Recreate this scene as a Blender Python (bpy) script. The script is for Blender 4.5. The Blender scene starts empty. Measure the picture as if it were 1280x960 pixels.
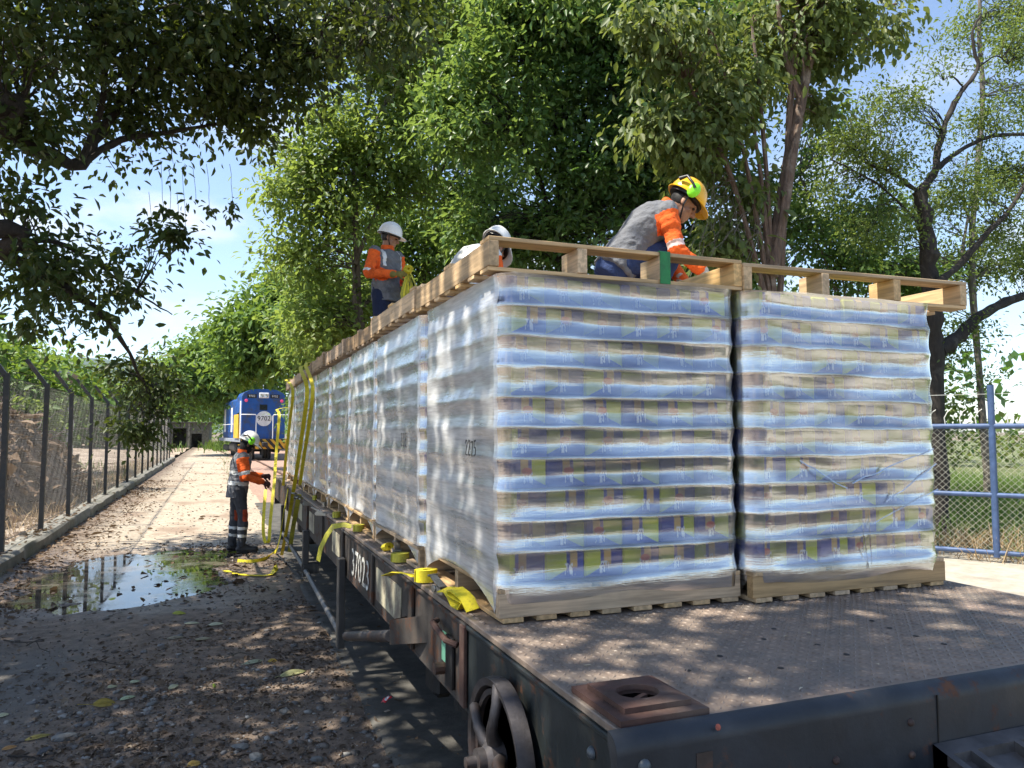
import bpy, bmesh, math, random
import numpy as np
from mathutils import Vector, Matrix

C = bpy.context.scene.collection
SC = bpy.context.scene
RND = random.Random(7)
NR = np.random.default_rng(11)
R_ = math.radians

# ------------------------------------------------------------------ camera
CAMH, YAW, PIT, FPX = 1.78, R_(21.2), R_(3.62), 950.0
cam_d = bpy.data.cameras.new('camera')
cam_d.sensor_width = 36.0
cam_d.lens = 36.0 * FPX / 1280.0
cam_d.clip_start, cam_d.clip_end = 0.05, 12000
cam = bpy.data.objects.new('camera', cam_d)
C.objects.link(cam)
cam.location = (0, 0, CAMH)
fw = Vector((math.sin(YAW)*math.cos(PIT), math.cos(YAW)*math.cos(PIT), math.sin(PIT)))
cam.rotation_euler = fw.to_track_quat('-Z', 'Y').to_euler()
SC.camera = cam
rgt = Vector((math.cos(YAW), -math.sin(YAW), 0)); upv = rgt.cross(fw)

def at(px, py, X=None, Y=None, Z=None):
    """the point of the place seen at a photograph pixel, on a given plane"""
    d = fw + rgt*((px-640)/FPX) - upv*((py-480)/FPX)
    o = Vector((0, 0, CAMH))
    t = X/d.x if X is not None else Y/d.y if Y is not None else (Z-CAMH)/d.z
    return o + d*t

# ------------------------------------------------------------------ light
SUN_EL, SUN_V = R_(60), Vector((-0.985, 0.06, 0)).normalized()
sdir = Vector((SUN_V.x*math.cos(SUN_EL), SUN_V.y*math.cos(SUN_EL), math.sin(SUN_EL)))
sun_d = bpy.data.lights.new('sun', 'SUN')
sun_d.energy = 4.4; sun_d.angle = R_(0.53); sun_d.color = (1.0, 0.93, 0.80)
sun = bpy.data.objects.new('sun', sun_d); C.objects.link(sun)
sun.rotation_euler = (-sdir).to_track_quat('-Z', 'Y').to_euler()
sun.location = (0, 0, 30)

W = bpy.data.worlds.new('World'); SC.world = W; W.use_nodes = True
wn, wl = W.node_tree.nodes, W.node_tree.links
wn.clear()
sky = wn.new('ShaderNodeTexSky'); sky.sky_type = 'NISHITA'; sky.sun_disc = False
sky.sun_elevation = SUN_EL; sky.sun_rotation = math.atan2(sdir.x, sdir.y)
sky.air_density = .9; sky.dust_density = .5; sky.ozone_density = 1.0
tc = wn.new('ShaderNodeTexCoord')
sep = wn.new('ShaderNodeSeparateXYZ'); wl.new(tc.outputs['Generated'], sep.inputs[0])
zm = wn.new('ShaderNodeMath'); zm.operation = 'ADD'; zm.inputs[1].default_value = 0.25
zc = wn.new('ShaderNodeMath'); zc.operation = 'MAXIMUM'; zc.inputs[1].default_value = 0.0
wl.new(sep.outputs['Z'], zc.inputs[0]); wl.new(zc.outputs[0], zm.inputs[0])
dv = wn.new('ShaderNodeVectorMath'); dv.operation = 'DIVIDE'
cb = wn.new('ShaderNodeCombineXYZ')
for k in range(3): wl.new(zm.outputs[0], cb.inputs[k])
wl.new(tc.outputs['Generated'], dv.inputs[0]); wl.new(cb.outputs[0], dv.inputs[1])
ns = wn.new('ShaderNodeTexNoise'); ns.inputs['Scale'].default_value = 1.9
ns.inputs['Detail'].default_value = 8; ns.inputs['Roughness'].default_value = 0.56
wl.new(dv.outputs[0], ns.inputs['Vector'])
rp = wn.new('ShaderNodeMapRange'); rp.interpolation_type = 'SMOOTHSTEP'
rp.inputs['From Min'].default_value = 0.50; rp.inputs['From Max'].default_value = 0.72
wl.new(ns.outputs['Fac'], rp.inputs['Value'])
mx = wn.new('ShaderNodeMix'); mx.data_type = 'RGBA'
wl.new(rp.outputs[0], mx.inputs['Factor'])
hs_ = wn.new('ShaderNodeHueSaturation'); hs_.inputs['Saturation'].default_value = .96; hs_.inputs['Value'].default_value = .86
wl.new(sky.outputs[0], hs_.inputs['Color']); wl.new(hs_.outputs[0], mx.inputs[6]); mx.inputs[7].default_value = (3.5, 3.65, 3.9, 1)
bg = wn.new('ShaderNodeBackground'); bg.inputs['Strength'].default_value = 0.135
wo = wn.new('ShaderNodeOutputWorld')
wl.new(mx.outputs[2], bg.inputs['Color']); wl.new(bg.outputs[0], wo.inputs['Surface'])

SC.view_settings.view_transform = 'Standard'; SC.view_settings.look = 'None'
SC.view_settings.gamma = 1.0; SC.view_settings.exposure = 1.27
SC.view_settings.use_curve_mapping = False
SC.cycles.max_bounces = 8; SC.cycles.transparent_max_bounces = 16
SC.cycles.diffuse_bounces = 4; SC.cycles.glossy_bounces = 3; SC.cycles.transmission_bounces = 5
SC.cycles.use_denoising = True
SC.cycles.caustics_reflective = False; SC.cycles.caustics_refractive = False
SC.cycles.sample_clamp_indirect = 6.0

# ------------------------------------------------------------------ materials
_M = {}
def base_mat(name):
    m = bpy.data.materials.new(name); m.use_nodes = True
    n = m.node_tree.nodes; n.clear()
    out = n.new('ShaderNodeOutputMaterial'); p = n.new('ShaderNodeBsdfPrincipled')
    m.node_tree.links.new(p.outputs[0], out.inputs['Surface'])
    return m, n, m.node_tree.links, p, out

def noise(n, l, vec, scale, detail=5, rough=.6, stretch=None, rot=None):
    if stretch or rot:
        mp = n.new('ShaderNodeMapping')
        if stretch: mp.inputs['Scale'].default_value = stretch
        if rot: mp.inputs['Rotation'].default_value = rot
        l.new(vec, mp.inputs['Vector']); vec = mp.outputs[0]
    t = n.new('ShaderNodeTexNoise'); t.inputs['Scale'].default_value = scale
    t.inputs['Detail'].default_value = detail; t.inputs['Roughness'].default_value = rough
    l.new(vec, t.inputs['Vector'])
    return t.outputs['Fac']

def mrange(n, l, v, a, b, c=0., d=1., smooth=True):
    r = n.new('ShaderNodeMapRange'); r.interpolation_type = 'SMOOTHSTEP' if smooth else 'LINEAR'
    for k, q in zip(('From Min', 'From Max', 'To Min', 'To Max'), (a, b, c, d)): r.inputs[k].default_value = q
    l.new(v, r.inputs['Value']); return r.outputs[0]

def mixc(n, l, f, a, b, mode='MIX'):
    m = n.new('ShaderNodeMix'); m.data_type = 'RGBA'; m.blend_type = mode
    if isinstance(f, (int, float)): m.inputs['Factor'].default_value = f
    else: l.new(f, m.inputs['Factor'])
    for k, q in ((6, a), (7, b)):
        if isinstance(q, tuple): m.inputs[k].default_value = (*q[:3], 1)
        else: l.new(q, m.inputs[k])
    return m.outputs[2]

def mth(n, l, op, a, b=None, clamp=False):
    m = n.new('ShaderNodeMath'); m.operation = op; m.use_clamp = clamp
    for k, q in enumerate((a, b)):
        if q is None: continue
        if isinstance(q, (int, float)): m.inputs[k].default_value = q
        else: l.new(q, m.inputs[k])
    return m.outputs[0]

def bump(n, l, p, h, strength=.3, dist=.01, prev=None):
    b = n.new('ShaderNodeBump'); b.inputs['Strength'].default_value = strength
    b.inputs['Distance'].default_value = dist
    l.new(h, b.inputs['Height'])
    if prev is not None: l.new(prev, b.inputs['Normal'])
    if p is not None: l.new(b.outputs[0], p.inputs['Normal'])
    return b.outputs[0]

def mat(name, col, rough=.6, metal=0., var=.25, scale=6., bmp=.15, bdist=.004, dirt=None, damt=.5, dscale=3., stretch=None, objrnd=0., spec=.5):
    """everyday surface: base colour broken up by two noises, worn with a second colour"""
    if name in _M: return _M[name]
    m, n, l, p, out = base_mat(name)
    t = n.new('ShaderNodeTexCoord').outputs['Object']
    a = noise(n, l, t, scale, 6, .65, stretch)
    lo = tuple(c*(1-var) for c in col); hi = tuple(min(1, c*(1+var)) for c in col)
    c = mixc(n, l, mrange(n, l, a, .3, .7), lo, hi)
    if dirt:
        d = noise(n, l, t, dscale, 8, .7)
        c = mixc(n, l, mrange(n, l, d, .62-.35*damt, .75-.2*damt), c, dirt)
    if objrnd:
        oi = n.new('ShaderNodeObjectInfo').outputs['Random']
        hs = n.new('ShaderNodeHueSaturation'); l.new(c, hs.inputs['Color'])
        l.new(mrange(n, l, oi, 0, 1, 1-objrnd, 1+objrnd, False), hs.inputs['Value']); c = hs.outputs[0]
    l.new(c, p.inputs['Base Color'])
    l.new(mrange(n, l, a, .2, .8, max(.02, rough-.1), min(1, rough+.12)), p.inputs['Roughness'])
    p.inputs['Metallic'].default_value = metal
    p.inputs['Specular IOR Level'].default_value = spec
    if bmp: bump(n, l, p, noise(n, l, t, scale*5, 6, .6, stretch), bmp, bdist)
    _M[name] = m
    return m

def leaf_mat(name, cols, trans=.4, tcol=(.25, .32, .03), rough=.5):
    if name in _M: return _M[name]
    m, n, l, p, out = base_mat(name)
    at_ = n.new('ShaderNodeAttribute'); at_.attribute_name = 'rnd'
    rp = n.new('ShaderNodeValToRGB'); e = rp.color_ramp.elements
    for k, c in enumerate(cols):
        q = e[k] if k < 2 else e.new(.5)
        q.position = k/(len(cols)-1); q.color = (*c, 1)
    l.new(at_.outputs['Fac'], rp.inputs[0])
    l.new(rp.outputs[0], p.inputs['Base Color']); p.inputs['Roughness'].default_value = rough
    p.inputs['Specular IOR Level'].default_value = .35
    tr = n.new('ShaderNodeBsdfTranslucent')
    l.new(mixc(n, l, .6, rp.outputs[0], tcol), tr.inputs['Color'])
    ms = n.new('ShaderNodeMixShader'); ms.inputs[0].default_value = trans
    l.new(p.outputs[0], ms.inputs[1]); l.new(tr.outputs[0], ms.inputs[2])
    l.new(ms.outputs[0], out.inputs['Surface'])
    _M[name] = m
    return m

# ------------------------------------------------------------------ mesh building
class MB:
    def __init__(s): s.v, s.f, s.m = [], [], []
    def add(s, vs, fs, mi=0):
        o = len(s.v); s.v += [tuple(q) for q in vs]
        s.f += [tuple(i+o for i in f) for f in fs]; s.m += [mi]*len(fs)
        return s
    def box(s, c, d, rz=0., rot=None, mi=0, bev=0.):
        c = Vector(c); h = Vector(d)/2
        M = rot if rot is not None else Matrix.Rotation(rz, 3, 'Z')
        if bev <= 0:
            vs = [(sx*h.x, sy*h.y, sz*h.z) for sz in (-1, 1) for sx, sy in ((-1, -1), (1, -1), (1, 1), (-1, 1))]
            fs = [(3, 2, 1, 0), (4, 5, 6, 7), (0, 1, 5, 4), (1, 2, 6, 5), (2, 3, 7, 6), (3, 0, 4, 7)]
        else:
            b = min(bev, min(h)*.9); vs = []; ix = {}
            for sx in (-1, 1):
                for sy in (-1, 1):
                    for sz in (-1, 1):
                        for a in range(3):
                            q = [sx*(h.x-b), sy*(h.y-b), sz*(h.z-b)]; q[a] = (sx, sy, sz)[a]*h[a]
                            ix[sx, sy, sz, a] = len(vs); vs.append(q)
            fs = []
            def orient(f):
                cc = sum((Vector(vs[i]) for i in f), Vector())/len(f)
                nn = (Vector(vs[f[1]])-Vector(vs[f[0]])).cross(Vector(vs[f[2]])-Vector(vs[f[1]]))
                return f if nn.dot(cc) > 0 else f[::-1]
            for a in range(3):
                b1, b2 = [(1, 2), (0, 2), (0, 1)][a]
                for sg in (-1, 1):
                    f = []
                    for u, v in ((-1, -1), (1, -1), (1, 1), (-1, 1)):
                        k = [0, 0, 0]; k[a] = sg; k[b1] = u; k[b2] = v; f.append(ix[(*k, a)])
                    fs.append(orient(f))
                for u in (-1, 1):
                    for v in (-1, 1):
                        k0 = [0, 0, 0]; k0[b1] = u; k0[b2] = v; k0[a] = -1; k1 = list(k0); k1[a] = 1
                        fs.append(orient([ix[(*k0, b1)], ix[(*k1, b1)], ix[(*k1, b2)], ix[(*k0, b2)]]))
            for sx in (-1, 1):
                for sy in (-1, 1):
                    for sz in (-1, 1): fs.append(orient([ix[sx, sy, sz, a] for a in range(3)]))
        return s.add([M @ Vector(q) + c for q in vs], fs, mi)
    def tube(s, pts, r, n=8, mi=0, caps=True, sq=1.):
        pts = [Vector(p) for p in pts]; k = len(pts)
        rr = r if isinstance(r, (list, tuple)) else [r]*k
        t0 = (pts[1]-pts[0]).normalized()
        u = t0.orthogonal().normalized(); vs = []
        for i, p in enumerate(pts):
            t = (pts[min(i+1, k-1)]-pts[max(i-1, 0)])
            t = t.normalized() if t.length > 1e-9 else t0
            u = (u - t*u.dot(t)); u = u.normalized() if u.length > 1e-6 else t.orthogonal().normalized()
            w = t.cross(u)
            for j in range(n):
                a = 2*math.pi*j/n
                vs.append(p + (u*math.cos(a)+w*math.sin(a)*sq)*rr[i])
        fs = [(i*n+j, i*n+(j+1) % n, (i+1)*n+(j+1) % n, (i+1)*n+j) for i in range(k-1) for j in range(n)]
        if caps: fs += [tuple(range(n))[::-1], tuple((k-1)*n+j for j in range(n))]
        return s.add(vs, fs, mi)
    def lathe(s, prof, c=(0, 0, 0), n=16, rot=None, mi=0, sx=1., sy=1.):
        c = Vector(c); M = rot if rot is not None else Matrix.Identity(3); vs = []
        for r, z in prof:
            for j in range(n):
                a = 2*math.pi*j/n; vs.append(M @ Vector((r*math.cos(a)*sx, r*math.sin(a)*sy, z)) + c)
        k = len(prof)
        fs = [(i*n+j, i*n+(j+1) % n, (i+1)*n+(j+1) % n, (i+1)*n+j) for i in range(k-1) for j in range(n)]
        if prof[0][0] > 1e-6: fs.append(tuple(range(n))[::-1])
        if prof[-1][0] > 1e-6: fs.append(tuple((k-1)*n+j for j in range(n)))
        return s.add(vs, fs, mi)
    def ribbon(s, pts, w, side, th=.002, mi=0):
        pts = [Vector(p) for p in pts]; k = len(pts); vs = []
        for i, p in enumerate(pts):
            t = (pts[min(i+1, k-1)]-pts[max(i-1, 0)]).normalized()
            sd = Vector(side[i]) if isinstance(side, list) else Vector(side)
            sd = sd - t*sd.dot(t); sd = sd.normalized() if sd.length > 1e-5 else t.orthogonal().normalized()
            nn = t.cross(sd)
            vs += [p+sd*w/2+nn*th/2, p-sd*w/2+nn*th/2, p-sd*w/2-nn*th/2, p+sd*w/2-nn*th/2]
        fs = [(i*4+j, i*4+(j+1) % 4, (i+1)*4+(j+1) % 4, (i+1)*4+j) for i in range(k-1) for j in range(4)]
        fs += [(3, 2, 1, 0), tuple((k-1)*4+j for j in range(4))]
        return s.add(vs, fs, mi)
    def prism(s, outline, axis, a, b, mi=0):
        """2-D outline extruded along an axis ('X','Y','Z') from a to b"""
        def P(u, v, w): return {'X': (w, u, v), 'Y': (u, w, v), 'Z': (u, v, w)}[axis]
        k = len(outline)
        vs = [P(u, v, a) for u, v in outline]+[P(u, v, b) for u, v in outline]
        fs = [(i, (i+1) % k, k+(i+1) % k, k+i) for i in range(k)]
        fs += [tuple(range(k))[::-1], tuple(range(k, 2*k))]
        return s.add(vs, fs, mi)
    def mesh(s, name, mats, smooth=False):
        me = bpy.data.meshes.new(name); me.from_pydata(s.v, [], s.f)
        mats = mats if isinstance(mats, (list, tuple)) else [mats]
        for q in mats: me.materials.append(q)
        me.polygons.foreach_set('material_index', s.m)
        bm = bmesh.new(); bm.from_mesh(me); bmesh.ops.recalc_face_normals(bm, faces=bm.faces); bm.to_mesh(me); bm.free()
        if smooth:
            me.polygons.foreach_set('use_smooth', [True]*len(me.polygons))
            try: me.set_sharp_from_angle(angle=R_(smooth if smooth is not True else 50))
            except Exception: pass
        me.update(); return me
    def build(s, name, mats, parent=None, smooth=False):
        return link(name, s.mesh(name, mats, smooth), parent)

def link(name, me, parent=None, loc=None, rot=None):
    o = bpy.data.objects.new(name, me); C.objects.link(o)
    if parent is not None: o.parent = parent
    if loc is not None: o.location = loc
    if rot is not None: o.rotation_euler = rot
    return o

def tag(o, label=None, cat=None, group=None, kind=None):
    for k, v in (('label', label), ('category', cat), ('group', group), ('kind', kind)):
        if v: o[k] = v
    return o
def thing(name, label, cat, loc=(0, 0, 0), rz=0., group=None):
    o = bpy.data.objects.new(name, None); C.objects.link(o); o.empty_display_size = .2
    o.location = loc; o.rotation_euler = (0, 0, rz)
    return tag(o, label, cat, group)
KIDS = {}
def copy_tree(o, parent=None):
    c = o.copy(); C.objects.link(c)
    if parent is not None: c.parent = parent
    for ch in list(o.children): copy_tree(ch, c)
    return c

def np_mesh(name, V, F, mats, mi=None, smooth=False, attr=None):
    """fast mesh from arrays: V (n,3), F (m,k) one face size"""
    me = bpy.data.meshes.new(name); n, (m, k) = len(V), F.shape
    me.vertices.add(n); me.vertices.foreach_set('co', np.ascontiguousarray(V, dtype=np.float32).ravel())
    me.loops.add(m*k); me.loops.foreach_set('vertex_index', np.ascontiguousarray(F, dtype=np.int32).ravel())
    me.polygons.add(m); me.polygons.foreach_set('loop_start', np.arange(0, m*k, k, dtype=np.int32))
    try: me.polygons.foreach_set('loop_total', np.full(m, k, dtype=np.int32))
    except Exception: pass
    for q in (mats if isinstance(mats, (list, tuple)) else [mats]): me.materials.append(q)
    if mi is not None: me.polygons.foreach_set('material_index', np.asarray(mi, dtype=np.int32))
    if smooth: me.polygons.foreach_set('use_smooth', np.ones(m, dtype=bool))
    if attr is not None:
        a = me.attributes.new('rnd', 'FLOAT', 'POINT'); a.data.foreach_set('value', np.asarray(attr, dtype=np.float32))
    me.update(calc_edges=True); me.validate(); return me

def hashn(ix, iy, seed):
    h = (ix.astype(np.int64)*374761393 + iy.astype(np.int64)*668265263 + seed*974634777) & 0xffffffff
    h = ((h ^ (h >> 13))*1274126177) & 0xffffffff
    return ((h ^ (h >> 16)) & 0xffff)/65535.
def vn(x, y, seed=0):
    x = np.asarray(x, dtype=float); y = np.asarray(y, dtype=float)
    ix, iy = np.floor(x), np.floor(y); fx, fy = x-ix, y-iy
    fx = fx*fx*(3-2*fx); fy = fy*fy*(3-2*fy)
    a = hashn(ix, iy, seed); b = hashn(ix+1, iy, seed); c = hashn(ix, iy+1, seed); d = hashn(ix+1, iy+1, seed)
    return (a*(1-fx)+b*fx)*(1-fy)+(c*(1-fx)+d*fx)*fy
def fbm(x, y, seed=0, o=4):
    s, amp, t = 0, .5, 0
    for k in range(o): s = s+vn(x*2**k, y*2**k, seed+k)*amp; t += amp; amp *= .5
    return s/t
def grid_mesh(name, xs, ys, zf, m, smooth=True):
    X, Y = np.meshgrid(xs, ys); Z = zf(X, Y)
    V = np.stack([X, Y, Z], -1).reshape(-1, 3); nx, ny = len(xs), len(ys)
    i = (np.arange(ny-1)[:, None]*nx+np.arange(nx-1)[None]).ravel()
    return np_mesh(name, V, np.stack([i, i+1, i+nx+1, i+nx], -1), m, smooth=smooth)

# leaves: many small bent blades as arrays
LEAF6 = np.array([(0, 0, 0), (.36, .5, .10), (.72, .34, .06), (1, 0, -.10), (.72, -.34, .06), (.36, -.5, .10)])
def rotmats(d, nrm):
    x = d/np.linalg.norm(d, axis=1, keepdims=True)
    z = nrm-(nrm*x).sum(1, keepdims=True)*x
    z /= np.linalg.norm(z, axis=1, keepdims=True)+1e-9
    return np.stack([x, np.cross(z, x), z], -1)
def leaves_arrays(P, D, Nn, L, Wd, rnd, simple=False):
    n = len(P); Rm = rotmats(D, Nn)
    T = LEAF6 if not simple else np.array([(0, 0, 0), (.5, .5, .06), (1, 0, 0), (.5, -.5, .06)])
    k = len(T); q = T[None]*np.stack([L, Wd, L*.9], -1)[:, None, :]
    V = np.einsum('nij,nkj->nki', Rm, q)+P[:, None, :]
    b = (np.arange(n)*k)[:, None]
    if simple: F = b+np.array([[0, 1, 2, 3]])
    else: F = np.concatenate([b+np.array([[0, 3, 2, 1]]), b+np.array([[0, 5, 4, 3]])], 0)
    return V.reshape(-1, 3), F, np.repeat(rnd, k)

# ================================================================== THE SETTING
def m_road():
    m, n, l, p, out = base_mat('road_dirt')
    t = n.new('ShaderNodeTexCoord').outputs['Object']
    sp = n.new('ShaderNodeSeparateXYZ'); l.new(t, sp.inputs[0])
    a = noise(n, l, t, 1.1, 8, .65); b = noise(n, l, t, 9, 8, .7); c = noise(n, l, t, 60, 4, .7)
    earth = mixc(n, l, mrange(n, l, b, .3, .7), (.090, .066, .050), (.245, .183, .138))
    earth = mixc(n, l, mrange(n, l, c, .52, .68), earth, (.21, .165, .13))
    slab = mixc(n, l, mrange(n, l, b, .3, .72), (.27, .22, .17), (.47, .40, .31))
    slab = mixc(n, l, mrange(n, l, noise(n, l, t, .9, 6, .6, (1, .5, 1)), .50, .66), slab, (.25, .185, .135))
    # the made-up track of worn concrete begins further along, earth and old tarmac lie near
    yy = mth(n, l, 'ADD', sp.outputs['Y'], mth(n, l, 'MULTIPLY', a, 3.2))
    f = mrange(n, l, yy, 13.0, 15.0)
    edge = mth(n, l, 'ADD', sp.outputs['X'], mth(n, l, 'MULTIPLY', b, 1.0))
    f = mth(n, l, 'MULTIPLY', f, mrange(n, l, edge, -1.75, -1.1))
    col = mixc(n, l, f, earth, slab)
    tar = mth(n, l, 'MULTIPLY', mrange(n, l, yy, 9.7, 8.4, 0, 1), mrange(n, l, yy, 6.6, 7.4))
    tar = mth(n, l, 'MULTIPLY', tar, mrange(n, l, edge, -.2, -.7))
    col = mixc(n, l, mth(n, l, 'MULTIPLY', tar, .8), col, (.125, .120, .112))
    l.new(col, p.inputs['Base Color'])
    wet = mth(n, l, 'MULTIPLY', mrange(n, l, yy, 9.0, 10.6), mrange(n, l, yy, 15.2, 14.0))
    l.new(mrange(n, l, wet, 0, 1, .85, .45), p.inputs['Roughness'])
    bump(n, l, p, c, .5, .012, bump(n, l, None, b, .4, .03))
    return m
def m_concrete(name, c1, c2, stain, jx=None):
    m, n, l, p, out = base_mat(name)
    t = n.new('ShaderNodeTexCoord').outputs['Object']
    b = noise(n, l, t, 5, 8, .7); c = noise(n, l, t, 70, 4, .7)
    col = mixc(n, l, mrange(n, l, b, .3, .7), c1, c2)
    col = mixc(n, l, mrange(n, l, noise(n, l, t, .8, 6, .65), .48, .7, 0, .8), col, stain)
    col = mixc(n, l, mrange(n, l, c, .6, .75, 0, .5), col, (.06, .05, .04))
    l.new(col, p.inputs['Base Color']); p.inputs['Roughness'].default_value = .85
    bump(n, l, p, c, .35, .008, bump(n, l, None, b, .3, .02)); return m

def puddle_mask(x, y):
    e = lambda cx, cy, rx, ry, q=0: ((x-cx)/rx)**2+((y-cy)/ry)**2
    d = np.minimum.reduce([e(-1.0, 10.6, .92, 1.6), e(-.50, 11.65, .82, .82), e(-.38, 11.4, .50, .95), e(-.35, 10.3, .55, 1.0)])
    return 1-np.clip(d, 0, 1.6)/1.6
def road_z(x, y):
    n1 = fbm(x*1.3, y*1.3, 3, 4)-.5; n2 = fbm(x*7, y*7, 9, 4)-.5; n3 = fbm(x*2.2+5, y*2.2, 21, 3)-.5
    mk = puddle_mask(x+n3*.9, y+n3*1.2)
    near = np.clip((12-y)/6, .35, 1)
    dry = .022+n1*.045*near+n2*.022*near
    deep = .020+np.where(x < -.25, .022, 0.008)+n2*.020
    right = np.clip((x+.4)/1.2, 0, 1)*n2*.055*(mk > .3)
    z = dry-np.clip(mk*2.3, 0, 1)*deep*1.15+right-np.clip(mk*2.2, 0, 1)*np.where(x < -.1, .014, .006)
    z = z + np.clip((-1.85-x)/.5, 0, 1)*.05     # swept-up leaf mould along the kerb
    return z
ys = np.concatenate([np.arange(-6, 2.6, .12), np.arange(2.6, 14, .03), 14+np.cumsum(np.linspace(.05, 1.6, 116))])
xs = np.concatenate([np.arange(-2.45, 1.08, .03)])
road = link('dirt_road', grid_mesh('dirt_road', xs, ys, road_z, m_road())); tag(road, kind='structure')
ROAD_END = ys[-1]

def rect_sheet(name, x0, x1, y0, y1, z, m, nx=2, ny=2, kind='structure', zf=None):
    me = grid_mesh(name, np.linspace(x0, x1, nx), np.linspace(y0, y1, ny), zf or (lambda X, Y: X*0+z), m)
    return tag(link(name, me), kind=kind)
m_soil = mat('soil', (.20, .15, .105), .95, var=.4, scale=.9, bmp=.5, bdist=.03, dirt=(.10, .085, .06), damt=.6, dscale=.35)
rect_sheet('ground', -3500, 3500, -600, 5200, -.10, m_soil, 60, 60)
m_litter = mat('dry_soil', (.36, .29, .225), .95, var=.4, scale=2.2, bmp=.6, bdist=.03, dirt=(.19, .135, .10), damt=.55, dscale=.9)
def yard_z(X, Y): return .05+(fbm(X*.35, Y*.35, 31, 4)-.5)*.35+np.clip((-6-X)/14, 0, 1)*.7
tag(link('yard', grid_mesh('yard', np.linspace(-60, -2.72, 150), np.linspace(-6, 130, 240), yard_z, m_litter)), kind='structure')

# concrete apron the track is let into: one sheet, some of the shade under the wagon put into its dark colour
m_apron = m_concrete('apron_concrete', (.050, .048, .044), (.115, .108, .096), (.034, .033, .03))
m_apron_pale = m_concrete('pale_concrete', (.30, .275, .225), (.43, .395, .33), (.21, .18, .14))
def apron_z(X, Y): return .030+(fbm(X*1.1, Y*1.1, 77, 3)-.5)*.012
xa = np.linspace(.86, 4.9, 60); ya = np.linspace(-6, 20, 240)
Xa, Ya = np.meshgrid(xa, ya)
Xa[:, 0] = .88+(fbm(Ya[:, 0]*1.6, Ya[:, 0]*0, 5, 4)-.5)*.40      # ragged broken edge
Xa[:, 1] = np.maximum(Xa[:, 1], Xa[:, 0]+.02); Xa[:, 2:4] = np.maximum(Xa[:, 2:4], Xa[:, 1:2]+.02)
Za = apron_z(Xa, Ya); Za[:, 0] -= .09
nx = len(xa); ii = (np.arange(len(ya)-1)[:, None]*nx+np.arange(nx-1)[None]).ravel()
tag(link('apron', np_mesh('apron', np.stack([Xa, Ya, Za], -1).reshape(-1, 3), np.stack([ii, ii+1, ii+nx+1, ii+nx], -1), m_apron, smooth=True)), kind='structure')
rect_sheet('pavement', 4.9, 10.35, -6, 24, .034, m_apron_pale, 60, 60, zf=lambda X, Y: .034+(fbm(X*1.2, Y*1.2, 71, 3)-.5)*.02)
m_red = mat('red_ballast', (.36, .22, .17), .95, var=.35, scale=14, bmp=.6, bdist=.03, dirt=(.25, .19, .15), damt=.5)
rect_sheet('trackbed', 1.0, 9, 20, 130, .02, m_red, 30, 100, zf=lambda X, Y: .02+(fbm(X*1.5, Y*1.5, 61, 4)-.5)*.08)

m_water, n, l, p, out = base_mat('water')
p.inputs['Base Color'].default_value = (.035, .03, .025, 1); p.inputs['Roughness'].default_value = .015
p.inputs['IOR'].default_value = 1.6; p.inputs['Specular IOR Level'].default_value = .9
t = n.new('ShaderNodeTexCoord').outputs['Object']
bump(n, l, p, noise(n, l, t, 2.5, 2, .5), .04, .01)
sl = noise(n, l, t, 2.2, 7, .7); l.new(mixc(n, l, mrange(n, l, sl, .45, .62), (.03, .026, .022), (.135, .112, .09)), p.inputs['Base Color'])
l.new(mrange(n, l, sl, .42, .66, .012, .14), p.inputs['Roughness'])
pud = link('puddle', grid_mesh('puddle', np.linspace(-2.15, 1.0, 12), np.linspace(8.4, 13.6, 12), lambda X, Y: X*0+.004, m_water)); tag(pud, kind='structure')

# rails
m_rail = mat('rail_steel', (.16, .10, .075), .55, .7, var=.3, scale=12, bmp=.2)
tr = thing('railway_track', 'pair of worn steel rails let into the concrete under the wagon', 'railway track', (2.06, 0, 0))
def track_x(y): return -0.00075*max(0., y-26)**2*.75
yy_ = list(np.arange(-6, 26, 4.)) + list(np.arange(26, 96, 3.5))
for sx in (-.5, .5):
    b = MB()
    for z, w, h in ((.045, .065, .04), (.0, .02, .06)):
        b.ribbon([(sx+track_x(y), y, .03+z) for y in yy_], w, (1, 0, 0), h)
    b.build('rail', m_rail, tr)

# kerb with weathered top
m_kerb = m_concrete('kerb_concrete', (.13, .125, .11), (.25, .24, .21), (.075, .08, .05))
def kerb():
    ysk = np.arange(2, 52, .25); b = MB()
    for y in ysk:
        j = lambda s: (vn(y*1.3+s, s*3., 17)-.5)*.03
        b.v += [(-2.34+j(1), y, -.1), (-2.355+j(2), y, .215+j(3)), (-2.385, y, .245+j(4)), (-2.66, y, .25+j(5)), (-2.70, y, .22), (-2.70, y, -.1)]
    k = len(ysk)
    b.f = [(i*6+q, i*6+q+1, (i+1)*6+q+1, (i+1)*6+q) for i in range(k-1) for q in range(5)]+[(0, 1, 2, 3, 4, 5), tuple((k-1)*6+q for q in range(6))]
    b.m = [0]*len(b.f)
    return b.build('kerb', m_kerb, None, 35)
tag(kerb(), kind='structure')

# hills far behind the yard
m_hill = mat('hill_forest', (.055, .085, .05), .95, var=.35, scale=.004, bmp=.3, bdist=4)
def hill_z(X, Y):
    r = np.exp(-((X+800)/900)**2)*290+np.exp(-((X+250)/420)**2)*60
    return r*np.clip((Y-2500)/900, 0, 1)*(1-np.clip((Y-3600)/900, 0, 1)*.6)*(.75+.5*fbm(X*.0025, Y*.0025, 91, 5))-6
tag(link('hills', grid_mesh('hills', np.linspace(-3000, 2600, 110), np.linspace(2400, 4700, 50), hill_z, m_hill)), kind='structure')

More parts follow.
